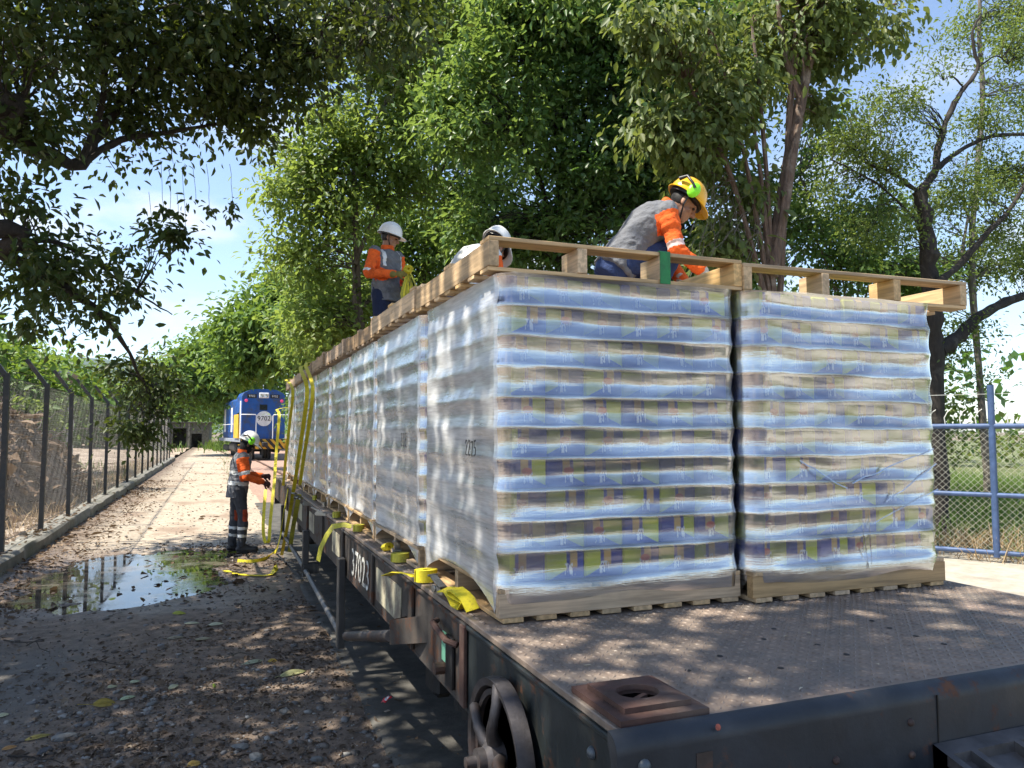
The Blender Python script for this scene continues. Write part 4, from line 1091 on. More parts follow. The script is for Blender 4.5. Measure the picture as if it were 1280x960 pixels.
# grey ruin at the end of the track
m_ruin = m_concrete('ruin_plaster', (.10, .10, .095), (.21, .21, .20), (.05, .05, .045))
sh = thing('ruined_shed', 'low grey roofless shed with dark doorways at the far end of the track', 'shed', (-4.2, 92, 0), R_(-4))
def wall_open(name, x0, x1, h, ops, y, th, m, par):
    b = MB(); xs_ = sorted(ops); c = x0
    for a, bb, z0, z1 in xs_:
        if a > c: b.box(((c+a)/2, y, h/2), (a-c, th, h))
        if z0 > 0: b.box(((a+bb)/2, y, z0/2), (bb-a, th, z0))
        b.box(((a+bb)/2, y, (z1+h)/2), (bb-a, th, h-z1)); c = bb
    b.box(((c+x1)/2, y, h/2), (x1-c, th, h)); return b.build(name, m, par)
wall_open('wall', -2.7, 3.4, 2.8, [(-2.2, -1.5, .6, 2.4), (-.3, 1.1, 0, 2.2), (1.6, 2.7, 0, 1.6)], 0, .25, m_ruin, sh)
MB().box((.35, 4, 1.4), (6.1, .25, 2.8)).build('wall', m_ruin, sh)
for x in (-2.58, 3.28): MB().box((x, 2, 1.4), (.24, 3.74, 2.8)).build('wall', m_ruin, sh)
MB().box((.35, 1.95, 2.86), (6.5, 4.6, .12), bev=.02).build('roof', m_ruin, sh)
for x in (-.75, 1.35): MB().box((x, -.16, 1.4), (.22, .1, 2.75)).build('pilaster', mat('pale_plaster', (.34, .33, .31), .9, var=.2, dirt=(.12, .12, .11), damt=.5), sh)
# grey rendered wall of a yard building beyond the fence
m_gw = m_concrete('yard_wall_plaster', (.26, .265, .27), (.42, .42, .42), (.13, .13, .12))
gb = thing('yard_building', 'small grey plastered building with a dark opening beyond the fence', 'building', (-8.9, 33, .2), R_(6))
wall_open('wall', -2.4, 3.6, 3.5, [(-1.6, .2, 0, 1.9), (1.7, 2.4, .9, 1.8)], 0, .2, m_gw, gb)
MB().box((.6, 4, 1.75), (6, .2, 3.5)).build('wall', m_gw, gb)
for x in (-2.3, 3.5): MB().box((x, 2, 1.75), (.2, 3.78, 3.5)).build('wall', m_gw, gb)
b = MB(); b.box((.6, 1.9, 3.66), (6.5, 4.8, .10), rot=Matrix.Rotation(R_(-5), 3, 'X')); b.build('roof', mat('fibre_sheet', (.48, .48, .47), .8, var=.25, scale=3, stretch=(8, 1, 1), dirt=(.22, .2, .18), damt=.4), gb)

# ================================================================== PEOPLE
def remeshed(name, b, mats, voxel, smooth=3, fac=.5):
    me = b.mesh(name+'_src', mats); o = link(name+'_src', me)
    r = o.modifiers.new('r', 'REMESH'); r.mode = 'VOXEL'; r.voxel_size = voxel; r.use_smooth_shade = True
    if smooth:
        s = o.modifiers.new('s', 'SMOOTH'); s.factor = fac; s.iterations = smooth
    dg = bpy.context.evaluated_depsgraph_get(); nm_ = bpy.data.meshes.new_from_object(o.evaluated_get(dg))
    bpy.data.objects.remove(o); bpy.data.meshes.remove(me); nm_.name = name
    nm_.materials.clear()
    for q in mats: nm_.materials.append(q)
    nm_.polygons.foreach_set('use_smooth', [True]*len(nm_.polygons))
    return nm_
def capsule(b, p0, p1, r0, r1, n=12, side=None, flat=1.):
    p0, p1 = Vector(p0), Vector(p1); d = p1-p0; L = d.length; d.normalize()
    x = Vector(side) if side is not None else d.orthogonal()
    x = (x-d*x.dot(d)); x = x.normalized() if x.length > 1e-5 else d.orthogonal().normalized(); y = d.cross(x)
    rings = [(-r0*math.sin(a), r0*math.cos(a)) for a in np.linspace(math.pi/2*.98, 0, 4)]
    rings += [(L+r1*math.sin(a), r1*math.cos(a)) for a in np.linspace(0, math.pi/2*.98, 4)]
    vs = []
    for h, r in rings:
        for j in range(n):
            a = 2*math.pi*j/n; vs.append(p0+d*h+(x*math.cos(a)+y*math.sin(a)*flat)*r)
    k = len(rings); fs = [(i*n+j, i*n+(j+1) % n, (i+1)*n+(j+1) % n, (i+1)*n+j) for i in range(k-1) for j in range(n)]
    fs += [tuple(range(n))[::-1], tuple((k-1)*n+j for j in range(n))]
    b.add(vs, fs)
def ellip(b, c, r, rot=None, n=14):
    b.lathe([(math.sin(a), -math.cos(a)) if 0 < i < 9 else (0, -math.cos(a)) for i, a in enumerate(np.linspace(0, math.pi, 10))], (0, 0, 0), n)
    k = n*10
    M = (rot if rot is not None else Matrix.Identity(3)) @ Matrix.Diagonal(Vector(r)); c = Vector(c)
    for i in range(len(b.v)-k, len(b.v)): b.v[i] = tuple(M @ Vector(b.v[i])+c)
def loft(b, rings, n=16):
    """closed body of ellipse rings: (centre, right vector, forward vector, rx, ry)"""
    vs = []
    for c, rx_, fy_, a, bb in rings:
        c = Vector(c); rx_ = Vector(rx_).normalized(); fy_ = Vector(fy_).normalized()
        for j in range(n):
            w = 2*math.pi*j/n; cs, sn = math.cos(w), math.sin(w)
            vs.append(c+rx_*a*math.copysign(abs(cs)**.85, cs)+fy_*bb*math.copysign(abs(sn)**.85, sn))
    k = len(rings); fs = [(i*n+j, i*n+(j+1) % n, (i+1)*n+(j+1) % n, (i+1)*n+j) for i in range(k-1) for j in range(n)]
    fs += [tuple(range(n))[::-1], tuple((k-1)*n+j for j in range(n))]
    b.add(vs, fs)
def seg_d(P, a, c):
    a, c = np.array(a), np.array(c); d = c-a; t = np.clip(((P-a)@d)/(d@d), 0, 1)
    return np.linalg.norm(P-(a+t[:, None]*d), axis=1), t
def fabric(name, c, var=.16): return mat(name, c, .88, var=var, scale=14, bmp=.5, bdist=.012, dirt=tuple(q*.55 for q in c), damt=.22, dscale=6, spec=.25)
m_skin = mat('skin', (.30, .155, .095), .5, var=.12, scale=20, bmp=.1, bdist=.002)
m_skin_dk = mat('skin_dark', (.15, .075, .045), .5, var=.12, scale=20, bmp=.1, bdist=.002)
m_orange = fabric('orange_cloth', (.78, .13, .025)); m_grey = fabric('grey_cloth', (.15, .155, .17)); m_dkgrey = fabric('dark_grey_cloth', (.055, .058, .068))
m_jean = fabric('blue_denim', (.030, .050, .13)); m_navyc = fabric('navy_cloth', (.018, .026, .060)); m_silver = mat('reflective_tape', (.62, .63, .62), .35, .25, var=.1, scale=20, bmp=.2)
m_pinkt = mat('pale_tape', (.75, .55, .50), .4, .1, var=.1, bmp=.2)
m_boot = mat('boot_leather', (.016, .016, .019), .5, var=.3, scale=12); m_glove = fabric('olive_glove', (.20, .17, .05)); m_glove_w = fabric('pale_glove', (.50, .47, .42)); m_glove_k = fabric('dark_glove', (.10, .045, .04))
m_hatw = mat('white_shell', (.80, .80, .78), .28, var=.04, scale=6, bmp=.02); m_haty = mat('yellow_shell', (.80, .43, .01), .28, var=.06, scale=6, bmp=.02)
m_muff = mat('lime_shell', (.25, .85, .02), .35, var=.05, bmp=.02); m_blackp = mat('black_plastic', (.012, .012, .014), .4, var=.2, bmp=.05)
m_hair = mat('dark_hair', (.012, .010, .009), .6, var=.4, scale=60, bmp=.4); m_eye = mat('eye', (.02, .015, .012), .1, bmp=0)
m_hood = fabric('black_hood', (.012, .012, .014))
def hand(b, wrist, dirv, palm_n, thumb_side, curl=.9, s=1., r=.0095):
    w = Vector(wrist); d = Vector(dirv).normalized(); nn = Vector(palm_n); nn = (nn-d*nn.dot(d)).normalized(); sd = d.cross(nn)*thumb_side
    capsule(b, w-d*.02, w+d*.075*s, .026*s, .037*s, 12, sd, .5)
    for i, (off, L) in enumerate(((.030, .068), (.010, .078), (-.011, .072), (-.030, .056))):
        p = w+d*.082*s+sd*off*s; a = .25+.06*i
        for k in range(3):
            a += curl*(.8+.1*i)*.72; q = p+(d*math.cos(a)+nn*math.sin(a))*L*s*(.45, .32, .23)[k]
            capsule(b, p, q, r*s*(1-.1*k), r*s*(.92-.1*k), 8); p = q
    p = w+d*.02*s+sd*.030*s; v = (d*.75+sd*.65+nn*.25).normalized()
    for k in range(2):
        q = p+v*(.042, .032)[k]*s; capsule(b, p, q, r*1.15*s, r*s, 8); p = q; v = (v+d*.35+nn*.5*curl-sd*.25).normalized()
def head_rot(fwd, upish):
    f = Vector(fwd).normalized(); u = Vector(upish); u = (u-f*u.dot(f)).normalized(); s_ = u.cross(f)
    return Matrix((f, s_, u)).transposed()       # columns: forward, left, up
def add_head(b, c, H, s=1.):
    c = Vector(c); T = lambda x, y, z: H @ Vector((x*s, y*s, z*s)) + c
    ellip(b, T(-.008, 0, .03), (.098*s, .078*s, .098*s), H); ellip(b, T(.022, 0, -.045), (.066*s, .060*s, .082*s), H)
    ellip(b, T(.055, 0, -.102), (.030*s, .032*s, .022*s), H)                                      # chin
    ellip(b, T(.082, 0, .022), (.018*s, .058*s, .012*s), H)                                      # brow
    capsule(b, T(.090, 0, .012), T(.112, 0, -.030), .010*s, .016*s, 10)                           # nose
    ellip(b, T(.092, .0, -.036), (.014*s, .021*s, .010*s), H)
    ellip(b, T(.083, 0, -.066), (.012*s, .026*s, .007*s), H); ellip(b, T(.080, 0, -.079), (.013*s, .023*s, .008*s), H)   # lips
    for sg in (-1, 1):
        ellip(b, T(.060, .040*sg, -.028), (.024*s, .024*s, .020*s), H)                           # cheek
        ellip(b, T(-.005, .080*sg, -.012), (.022*s, .010*s, .033*s), H)                           # ear
def hard_hat(par, c, H, m, s=1., muff=None, strap=False):
    c = Vector(c); M = Matrix.Translation(c) @ H.to_4x4()
    b = MB(); prof = [(.128, .035), (.130, .045), (.128, .07), (.118, .11), (.098, .145), (.066, .170), (.03, .181), (0, .183)]
    b.lathe(prof, (-.005, 0, 0), 28, None, 0, 1.12, .98)
    sh_ = b.build('hard_hat', m, par, 60); sh_.matrix_local = M
    b = MB(); k = 28; vs = []
    for j in range(k):
        a = 2*math.pi*j/k; cx = math.cos(a); ext = .013+.052*max(0, cx)**1.6
        rx, ry = .130*1.12, .130*.98
        for (q, z) in ((-.006, .046), (ext, .030-.012*max(0, cx)), (ext-.002, .024-.012*max(0, cx)), (-.006, .036)):
            vs.append(((rx+q)*cx-.005, (ry+q)*math.sin(a), z))
    b.add(vs, [(j*4+i, ((j+1) % k)*4+i, ((j+1) % k)*4+(i+1) % 4, j*4+(i+1) % 4) for j in range(k) for i in range(4)]); o = b.build('brim', m, sh_, 60)
    b = MB(); b.tube([(.135*math.cos(a)-.005, 0, .045+.142*math.sin(a)) for a in np.linspace(.25, math.pi-.25, 12)], .011, 8); b.build('ridge', m, sh_, 60)
    b = MB(); b.lathe([(.120, .012), (.125, .04), (.120, .04), (.116, .012), (.120, .012)], (-.005, 0, 0), 24, None, 0, 1.1, .96); b.build('headband', m_blackp, sh_)
    if muff:
        for sg in (-1, 1):
            b = MB(); ellip(b, (.012, sg*.150, .050), (.046, .028, .058)); mo = b.build('ear_muff', m_muff, sh_, True)
            b = MB(); b.tube([(-.12, sg*.105, .075), (-.085, sg*.148, .105), (-.02, sg*.176, .075), (.01, sg*.176, .055)], [.016, .011, .010, .012], 8); b.build('muff_arm', m_blackp, mo, True)
    if strap:
        b = MB()
        for sg in (-1, 1): b.ribbon([(.0, sg*.11, .03), (.01, sg*.088, -.05), (.045, sg*.045, -.125), (.05, 0, -.138)], .012, (1, 0, 0), .002)
        b.build('chin_strap', m_blackp, sh_)
    return sh_
def person(label, loc, rz, J, look, scale=1.):
    """J: joints in local space (x forward, y left, z up)"""
    root = thing('person', label, 'person', loc, rz, 'workers loading the wagon')
    V = lambda k: Vector(J[k])
    up = (V('neck')-V('pelvis')).normalized(); chestf = up.cross(Vector((0, 1, 0))); chestf = -chestf if chestf.x < 0 and abs(chestf.x) > .3 else chestf
    rr = V('shR')-V('shL'); rr.normalize(); hr = V('hipR')-V('hipL'); hr.normalize()
    def fwd_of(u, r): f = u.cross(r); return f if f.dot(Vector(J['front'])) > 0 else -f
    H = head_rot(J['head_f'], J['head_u'])
    def torso(b, g):
        P, Ch, N = V('pelvis'), V('chest'), V('neck'); d1 = (Ch-P).normalized(); d2 = (N-Ch).normalized()
        f1, f2 = fwd_of(d1, hr), fwd_of(d2, rr)
        sw = (V('shR')-V('shL')).length/2
        loft(b, [(P-d1*.10, hr, f1, .115+g, .095+g), (P-d1*.03, hr, f1, .165+g, .12+g), (P+d1*.08, hr, f1, .160+g, .115+g), (P.lerp(Ch, .55), hr+rr, f1+f2, .150+g, .112+g),
                 (Ch, rr, f2, .172+g, .125+g), (Ch.lerp(N, .45), rr, f2, .178+g, .118+g), (Ch.lerp(N, .75), rr, f2, sw-.03+g, .090+g), (Ch.lerp(N, .95), rr, f2, .095+g, .070+g)])
    def arm(b, s, g, full=True, cut=.0):
        S, E, Wr = V('sh'+s), V('el'+s), V('wr'+s)
        capsule(b, S, E, .052+g*1.1, .040+g); capsule(b, E, E.lerp(Wr, 1-cut), .040+g, .028+g)
        ellip(b, S, (.062+g, .062+g, .062+g))
    def leg(b, s, g, cut=0.):
        Hh, K, An = V('hip'+s), V('kn'+s), V('an'+s)
        capsule(b, Hh, K, .083+g, .054+g); capsule(b, K, K.lerp(An, .35), .052+g, .056+g); capsule(b, K.lerp(An, .35), K.lerp(An, 1-cut), .055+g, .038+g)
    b = MB(); torso(b, 0)
    for s, th in (('L', 1), ('R', -1)):
        arm(b, s, 0); leg(b, s, 0)
        hd = Vector(J.get('hand'+s, tuple((V('wr'+s)-V('el'+s)).normalized())))
        pn = Vector(J.get('palm'+s, (0, -th, -.4)))
        hand(b, V('wr'+s)+hd*.02, hd, pn, th if J.get('thumb'+s, 1) > 0 else -th, .95, 1.05)
        An, To = V('an'+s), V('to'+s); capsule(b, An+Vector((0, 0, -.03)), To, .038, .030, 10)
    capsule(b, V('chest').lerp(V('neck'), .8), V('head')+H @ Vector((-.02, 0, -.05)), .058, .054)
    add_head(b, V('head'), H)
    me = remeshed('body', b, [look['skin']], .0085, 2); link('body', me, root)
    c = V('head')
    for sg in (-1, 1):
        b = MB(); ellip(b, H @ Vector((.082, .030*sg, .002))+c, (.010, .013, .008), H); b.build('eye', m_eye, root, True)
    # hair at the back of the head, under the helmet
    b = MB(); ellip(b, H @ Vector((-.026, 0, .018))+c, (.086, .079, .084), H); b.build('hair', look.get('hair', m_hair), root, True)
    # jacket: one garment, sleeves and bands by cloth
    b = MB(); torso(b, .024)
    for s in 'LR': arm(b, s, .020, cut=.06)
    P, Ch, N = V('pelvis'), V('chest'), V('neck'); d1 = (Ch-P).normalized()
    f1 = fwd_of(d1, hr)
    loft(b, [(P-d1*look.get('hem', .12), hr, f1, .185, .150), (P+d1*.1, hr, f1, .185, .145)])
    me = remeshed('jacket', b, look['jmats'], .0075, 5)
    nv = len(me.vertices); co = np.empty(nv*3, np.float32); me.vertices.foreach_get('co', co); co = co.reshape(-1, 3)
    no = np.empty(nv*3, np.float32); me.vertices.foreach_get('normal', no); no = no.reshape(-1, 3)
    w = (fbm(co[:, 2]*22+co[:, 1]*9, co[:, 0]*16+co[:, 1]*13, 5, 3)-.5)*.026+(vn(co[:, 2]*45+co[:, 0]*20, co[:, 1]*30, 8)-.5)*.006
    me.vertices.foreach_set('co', (co+no*w[:, None]).astype(np.float32).ravel())
    npol = len(me.polygons); pc = np.empty(npol*3, np.float32); me.polygons.foreach_get('center', pc); pc = pc.reshape(-1, 3)
    idx = np.zeros(npol, dtype=np.int32); tor, tt = seg_d(pc, P-d1*.12, N)
    dt = (pc-np.array(P))@np.array(d1)
    for s in 'LR':
        du, tu = seg_d(pc, V('sh'+s), V('el'+s)); df, tf = seg_d(pc, V('el'+s), V('wr'+s))
        sh = np.array(V('sh'+s)); outw = np.array((V('sh'+s)-(V('shL')+V('shR'))/2).normalized())
        isarm = ((np.minimum(du, df) < .105) & (((pc-sh)@outw) > -.015) & (tu > .02)) | ((df < .09) & (tf > .05)) | ((du < .085) & (tu > .25))
        idx[isarm] = 1
        band = isarm & (df < du) & (tf > look['fband'][0]) & (tf < look['fband'][1]); idx[band] = 2
        band = isarm & (du <= df) & (tu > look['uband'][0]) & (tu < look['uband'][1]); idx[band] = 2
    tz = idx == 0
    for a0, a1 in look['tbands']: idx[tz & (dt > a0) & (dt < a1)] = 2
    if look.get('yoke'):                                     # narrow tape over each shoulder
        for s in 'LR':
            mid = (V('sh'+s)*.72+N*.28); rel = (pc-np.array(mid))@np.array(rr); hi = (pc-np.array(Ch))@np.array((N-Ch).normalized())
            idx[tz & (np.abs(rel) < .018) & (hi > .0)] = 2
    me.polygons.foreach_set('material_index', idx); jk = link('jacket', me, root)
    # collar
    b = MB(); dn = (N-Ch).normalized(); ax = dn.to_track_quat('Z', 'Y').to_matrix()
    b.lathe([(.085, -.03), (.078, .02), (.082, .055), (.070, .055), (.066, .01), (.07, -.03)], N-dn*.01, 18, ax); b.build('collar', m_orange, jk, 60)
    # trousers
    b = MB(); loft(b, [(P-d1*.16, hr, f1, .12, .11), (P-d1*.08, hr, f1, .180, .135), (P+d1*.03, hr, f1, .178, .130), (P+d1*.10, hr, f1, .165, .12)])
    for s in 'LR': leg(b, s, .022, cut=.04)
    me = remeshed('trousers', b, look['tmats'], .011, 3)
    nv = len(me.vertices); co = np.empty(nv*3, np.float32); me.vertices.foreach_get('co', co); co = co.reshape(-1, 3)
    no = np.empty(nv*3, np.float32); me.vertices.foreach_get('normal', no); no = no.reshape(-1, 3)
    w = (fbm(co[:, 2]*17+co[:, 0]*8, co[:, 1]*19, 15, 3)-.5)*.026
    me.vertices.foreach_set('co', (co+no*w[:, None]).astype(np.float32).ravel())
    npol = len(me.polygons); pc = np.empty(npol*3, np.float32); me.polygons.foreach_get('center', pc); pc = pc.reshape(-1, 3)
    idx = np.zeros(npol, dtype=np.int32)
    for s in 'LR':
        dk, tk = seg_d(pc, V('kn'+s), V('an'+s)); dh, th_ = seg_d(pc, V('hip'+s), V('kn'+s))
        if look.get('shinbands'):
            for a0, a1 in look['shinbands']: idx[(dk < .1) & (tk > a0) & (tk < a1) & (dk < dh)] = 2
        if look.get('kneepatch'):
            a0, a1 = look['kneepatch']; fr = (pc-np.array(V('kn'+s)))@np.array(Vector(J['front']))
            idx[((dh < .13) & (th_ > a0) & (th_ < 1) | (dk < .1) & (tk < a1)) & (fr > -.02)] = 1
    me.polygons.foreach_set('material_index', idx); link('trousers', me, root)
    for s in 'LR':
        b = MB(); An, To = V('an'+s), V('to'+s); d = (To-An); d.z = 0; d.normalize()
        capsule(b, An+Vector((0, 0, .12)), An+Vector((0, 0, .01)), .058, .056); capsule(b, An+Vector((0, 0, -.045))-d*.035, To+d*.03, .046, .046, 12, (0, 1, 0)); capsule(b, An, To, .05, .035)
        link('boot', remeshed('boot', b, [m_boot], .010, 2), root)
        b = MB(); q = An.lerp(To, .5); b.box((q.x, q.y, .012+min(An.z, To.z)-.06 if An.z > .2 else .012), ((To-An).length+.11, .095, .024), rz=math.atan2(d.y, d.x), bev=.01); b.build('boot_sole', m_blackp, root)
        if look.get('glove'):
            b = MB(); hd = Vector(J.get('hand'+s, tuple((V('wr'+s)-V('el'+s)).normalized()))); pn = Vector(J.get('palm'+s, (0, -(1 if s == 'L' else -1), -.4)))
            hand(b, V('wr'+s)+hd*.02, hd, pn, (1 if s == 'L' else -1)*(1 if J.get('thumb'+s, 1) > 0 else -1), .95, 1.10, .0115); capsule(b, V('wr'+s)-hd*.05, V('wr'+s)+hd*.02, .040, .036)
            link('glove', remeshed('glove', b, [look['glove']], .007, 1), root)
    hard_hat(root, V('head')+H @ Vector((-.005, 0, .012)), H, look['hat'], 1., look.get('muff'), look.get('chin'))
    return root, H
# 1. man on the ground at the wagon end, in profile, hands on the deck edge
J1 = dict(front=(1, 0, 0), pelvis=(-.02, 0, .96), chest=(.01, 0, 1.24), neck=(.045, 0, 1.455), head=(.115, 0, 1.575), head_f=(.88, 0, -.42), head_u=(.42, 0, .88),
          shL=(.03, .185, 1.39), shR=(.03, -.185, 1.39), elL=(.09, .23, 1.12), elR=(.07, -.23, 1.11), wrL=(.33, .13, 1.10), wrR=(.31, -.14, 1.02),
          hipL=(-.02, .095, .92), hipR=(-.02, -.095, .92), knL=(-.035, .11, .50), knR=(.055, -.11, .51), anL=(-.075, .11, .10), anR=(.035, -.115, .10), toL=(.09, .12, .045), toR=(.20, -.14, .045))
L1 = dict(skin=m_skin_dk, hair=m_hood, jmats=[m_grey, m_orange, m_silver], tmats=[m_dkgrey, fabric('red_patch', (.42, .07, .03)), m_silver], fband=(2, 3), uband=(.72, .90), tbands=((.02, .075), (.17, .225)), hem=.17,
          shinbands=((.33, .43), (.60, .70)), kneepatch=(.72, .12), hat=m_hatw, muff=True, glove=m_glove_k)
p1, H1 = person('man on the ground in grey and orange overalls, white hard hat and lime ear muffs', (.33, 12.02, .02), R_(4), J1, L1)
b = MB(); ellip(b, H1 @ Vector((-.005, 0, -.03))+Vector(J1['head']), (.100, .086, .112), H1); capsule(b, Vector(J1['neck'])-Vector((0, 0, .02)), Vector(J1['head'])-Vector((.02, 0, .05)), .074, .07)
link('balaclava', remeshed('balaclava', b, [m_hood], .01, 2), p1)
# 2. man standing on the load with a bundle of webbing
J2 = dict(front=(1, 0, 0), pelvis=(0, 0, .95), chest=(.0, 0, 1.24), neck=(.02, 0, 1.46), head=(.05, .005, 1.595), head_f=(.70, .60, -.25), head_u=(.15, .12, .98),
          shL=(.0, .19, 1.40), shR=(.0, -.19, 1.40), elL=(.02, .27, 1.12), elR=(.0, -.29, 1.13), wrL=(.23, .16, 1.01), wrR=(.25, -.08, 1.12), handL=(.6, -.7, .1), handR=(.4, .85, .15), palmL=(-.7, -.3, 0), palmR=(-.6, .3, 0),
          hipL=(0, .095, .92), hipR=(0, -.095, .92), knL=(.03, .11, .51), knR=(.03, -.12, .51), anL=(0, .12, .10), anR=(0, -.14, .10), toL=(.14, .14, .045), toR=(.14, -.18, .045))
L2 = dict(skin=m_skin, jmats=[m_grey, m_orange, m_silver], tmats=[m_navyc, m_orange, m_silver], fband=(2, 3), uband=(.86, .97), tbands=(), yoke=True, hem=.13, hat=m_hatw, glove=m_glove, chin=True)
px2 = at(482, 420, Y=9.0)
p2, H2 = person('man standing on the load in white hard hat, holding a yellow strap bundle', (px2.x, 9.0, ZT+.134), R_(-58), J2, L2)
def wl2(v): return Matrix.Translation(p2.location) @ Matrix.Rotation(R_(-58), 4, 'Z') @ Vector(v)
t = thing('ratchet_strap', 'bundle of yellow webbing with coiled end in the hands of the man on the load', 'strap', wl2((.30, .05, 1.13)), R_(-58), 'yellow straps handled by the workers')
b = MB(); b.ribbon([(x*.8, y, z) for x, y, z in coil(.02, .062, 5, 60)], .05, (0, 0, 1), .004); o = b.build('webbing_roll', m_web, t, 40); o.rotation_euler = (R_(25), R_(70), 0); o.location = (.02, 0, .06)
for k, (dy, zb_, w) in enumerate(((-.10, -.36, .03), (-.06, -.42, .03), (-.02, -.40, .035), (.02, -.37, .03))):
    b = MB(); b.ribbon([(.0, 0, .02), (.02, dy*.4-.02, -.1), (.03, dy-.02, -.25), (.03, dy+.01, zb_), (.03, dy+.055, zb_-.01), (.03, dy+.07, zb_+.08), (.02, dy*.3+.06, -.12), (.0, .02, .01)], w, (0, 1, 0) if k % 2 else (1, .4, 0), .003)
    b.build('webbing_loop', m_web if k % 2 else m_web_old, t, 40)
b = MB(); b.ribbon([(.02, .03, .03), (.05, .06, -.06), (.05, .10, -.12), (.03, .12, -.22)], .028, (0, 1, 0), .003); b.build('webbing_tail', m_web_old, t, 40)
b = MB(); b.ribbon([(.02, -.05, -.05), (.03, -.10, -.2), (.03, -.12, -.4), (.03, -.10, -.62), (.02, -.08, -.72)], .022, (0, 1, 0), .003); b.build('webbing_tail', m_web_old, t, 40)
# 3. man squatting on the load in the yellow helmet, bent over his work
J3 = dict(front=(1, 0, 0), pelvis=(-.16, .0, .36), chest=(.03, -.01, .60), neck=(.20, -.02, .735), head=(.335, -.035, .785), head_f=(.74, -.26, -.62), head_u=(.60, -.10, .79),
          shL=(.16, .18, .69), shR=(.12, -.20, .665), elL=(.30, .20, .46), elR=(.16, -.26, .40), wrL=(.38, .06, .25), wrR=(.325, -.30, .27), handL=(.5, -.3, -.8), handR=(.75, -.2, -.5), palmL=(-.6, -.5, -.3), palmR=(-.6, .5, -.3),
          hipL=(-.14, .10, .33), hipR=(-.14, -.10, .33), knL=(.27, .22, .40), knR=(.24, -.06, .47), anL=(.05, .18, .10), anR=(.04, -.12, .10), toL=(.20, .22, .045), toR=(.19, -.13, .045))
L3 = dict(skin=m_skin, jmats=[m_grey, m_orange, m_pinkt], tmats=[m_jean, m_orange, m_silver], fband=(2, 3), uband=(.80, .96), tbands=(), hem=.10, hat=m_haty, muff=True, glove=m_glove_w, chin=True)
p3c = at(765, 330, Y=4.15)
p3, H3 = person('man in yellow hard hat with lime ear muff, crouching and bent over on the pallets', (p3c.x+.205, 4.15, ZT+.141), R_(-6), J3, L3)
p3.scale = (.87, .87, .92)
# 4. man mostly hidden behind the front pallet
p4c = at(619, 300, Y=6.3)
J4 = dict(J3); J4.update(head_f=(.7, .1, -.65), head_u=(.65, 0, .75))
L4 = dict(L3); L4.update(hat=m_hatw, muff=None, jmats=[m_silver, m_orange, m_silver], glove=m_glove)
p4, H4 = person('man in white hard hat, mostly hidden behind the front pallet of the load', (p4c.x-.26, 6.3, ZT+.141), R_(30), J4, L4)
p4.scale = (1, 1, 1.17)

# ================================================================== TREES
m_bark = mat('bark', (.095, .075, .058), .9, var=.45, scale=5, bmp=.7, bdist=.03, stretch=(4, 4, 1), dirt=(.17, .155, .13), damt=.4)
m_bark_dk = mat('dark_bark', (.030, .024, .020), .92, var=.45, scale=6, bmp=.7, bdist=.03, stretch=(4, 4, 1), dirt=(.075, .065, .055), damt=.35)
m_bark_red = mat('red_brown_bark', (.13, .085, .062), .9, var=.4, scale=5, bmp=.7, bdist=.03, stretch=(4, 4, .7), dirt=(.25, .20, .16), damt=.35)
m_bark_gr = mat('grey_bark', (.13, .115, .095), .9, var=.4, scale=6, bmp=.6, bdist=.02, stretch=(4, 4, 1), dirt=(.08, .07, .06), damt=.4)
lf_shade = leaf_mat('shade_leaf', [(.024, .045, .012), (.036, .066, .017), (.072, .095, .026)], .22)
lf_big = leaf_mat('broad_leaf', [(0.050, 0.109, 0.031), (0.078, 0.163, 0.042), (0.147, 0.218, 0.059)], .46, (.36, .48, .08), .38)
lf_dark = leaf_mat('deep_green_leaf', [(0.033, 0.078, 0.026), (0.057, 0.116, 0.035), (0.100, 0.163, 0.050)], .42, (.22, .40, .05), .35)
lf_yel = leaf_mat('yellow_green_leaf', [(0.076, 0.136, 0.031), (0.120, 0.195, 0.045), (0.212, 0.277, 0.065)], .50, (.42, .52, .08), .45)
lf_olive = leaf_mat('olive_leaf', [(0.071, 0.112, 0.033), (0.106, 0.153, 0.047), (0.177, 0.201, 0.071)], .38, (.34, .40, .06), .5)
lf_fine = leaf_mat('fine_leaf', [(.065, .105, .030), (.095, .145, .040), (.150, .200, .055)], .42, (.36, .45, .06), .5)
lf_far = leaf_mat('far_leaf', [(0.059, 0.118, 0.026), (0.088, 0.177, 0.035), (0.153, 0.248, 0.050)], .36, (.34, .48, .05), .5)

def clumps(blobs, nc, rng, shell=.45, drop=.26):
    """clump centres through ellipsoid volumes, more of them near the skin"""
    w = np.array([(b[1][0]*b[1][1]*b[1][2])**.67*(b[2] if len(b) > 2 else 1) for b in blobs]); w = w/w.sum(); out = []
    for bl, k in zip(blobs, rng.multinomial(nc, w)):
        d = rng.normal(size=(k, 3)); d /= np.linalg.norm(d, axis=1, keepdims=True)
        r = rng.random(k)**shell
        out.append(np.array(bl[0])+d*r[:, None]*np.array(bl[1]))
    Cc = np.concatenate(out)
    keep = .5*fbm(Cc[:, 0]*1.1+Cc[:, 2]*.8, Cc[:, 1]*1.1-Cc[:, 2]*.9, 71, 2)+.5*fbm(Cc[:, 0]*.9-Cc[:, 2]*1.1, Cc[:, 2]*.9+Cc[:, 1]*.3, 73, 2)
    sz = np.array([b[1][0] for b in blobs]).mean()
    return Cc[keep > np.quantile(keep, drop if len(Cc) > 60 else 0)]
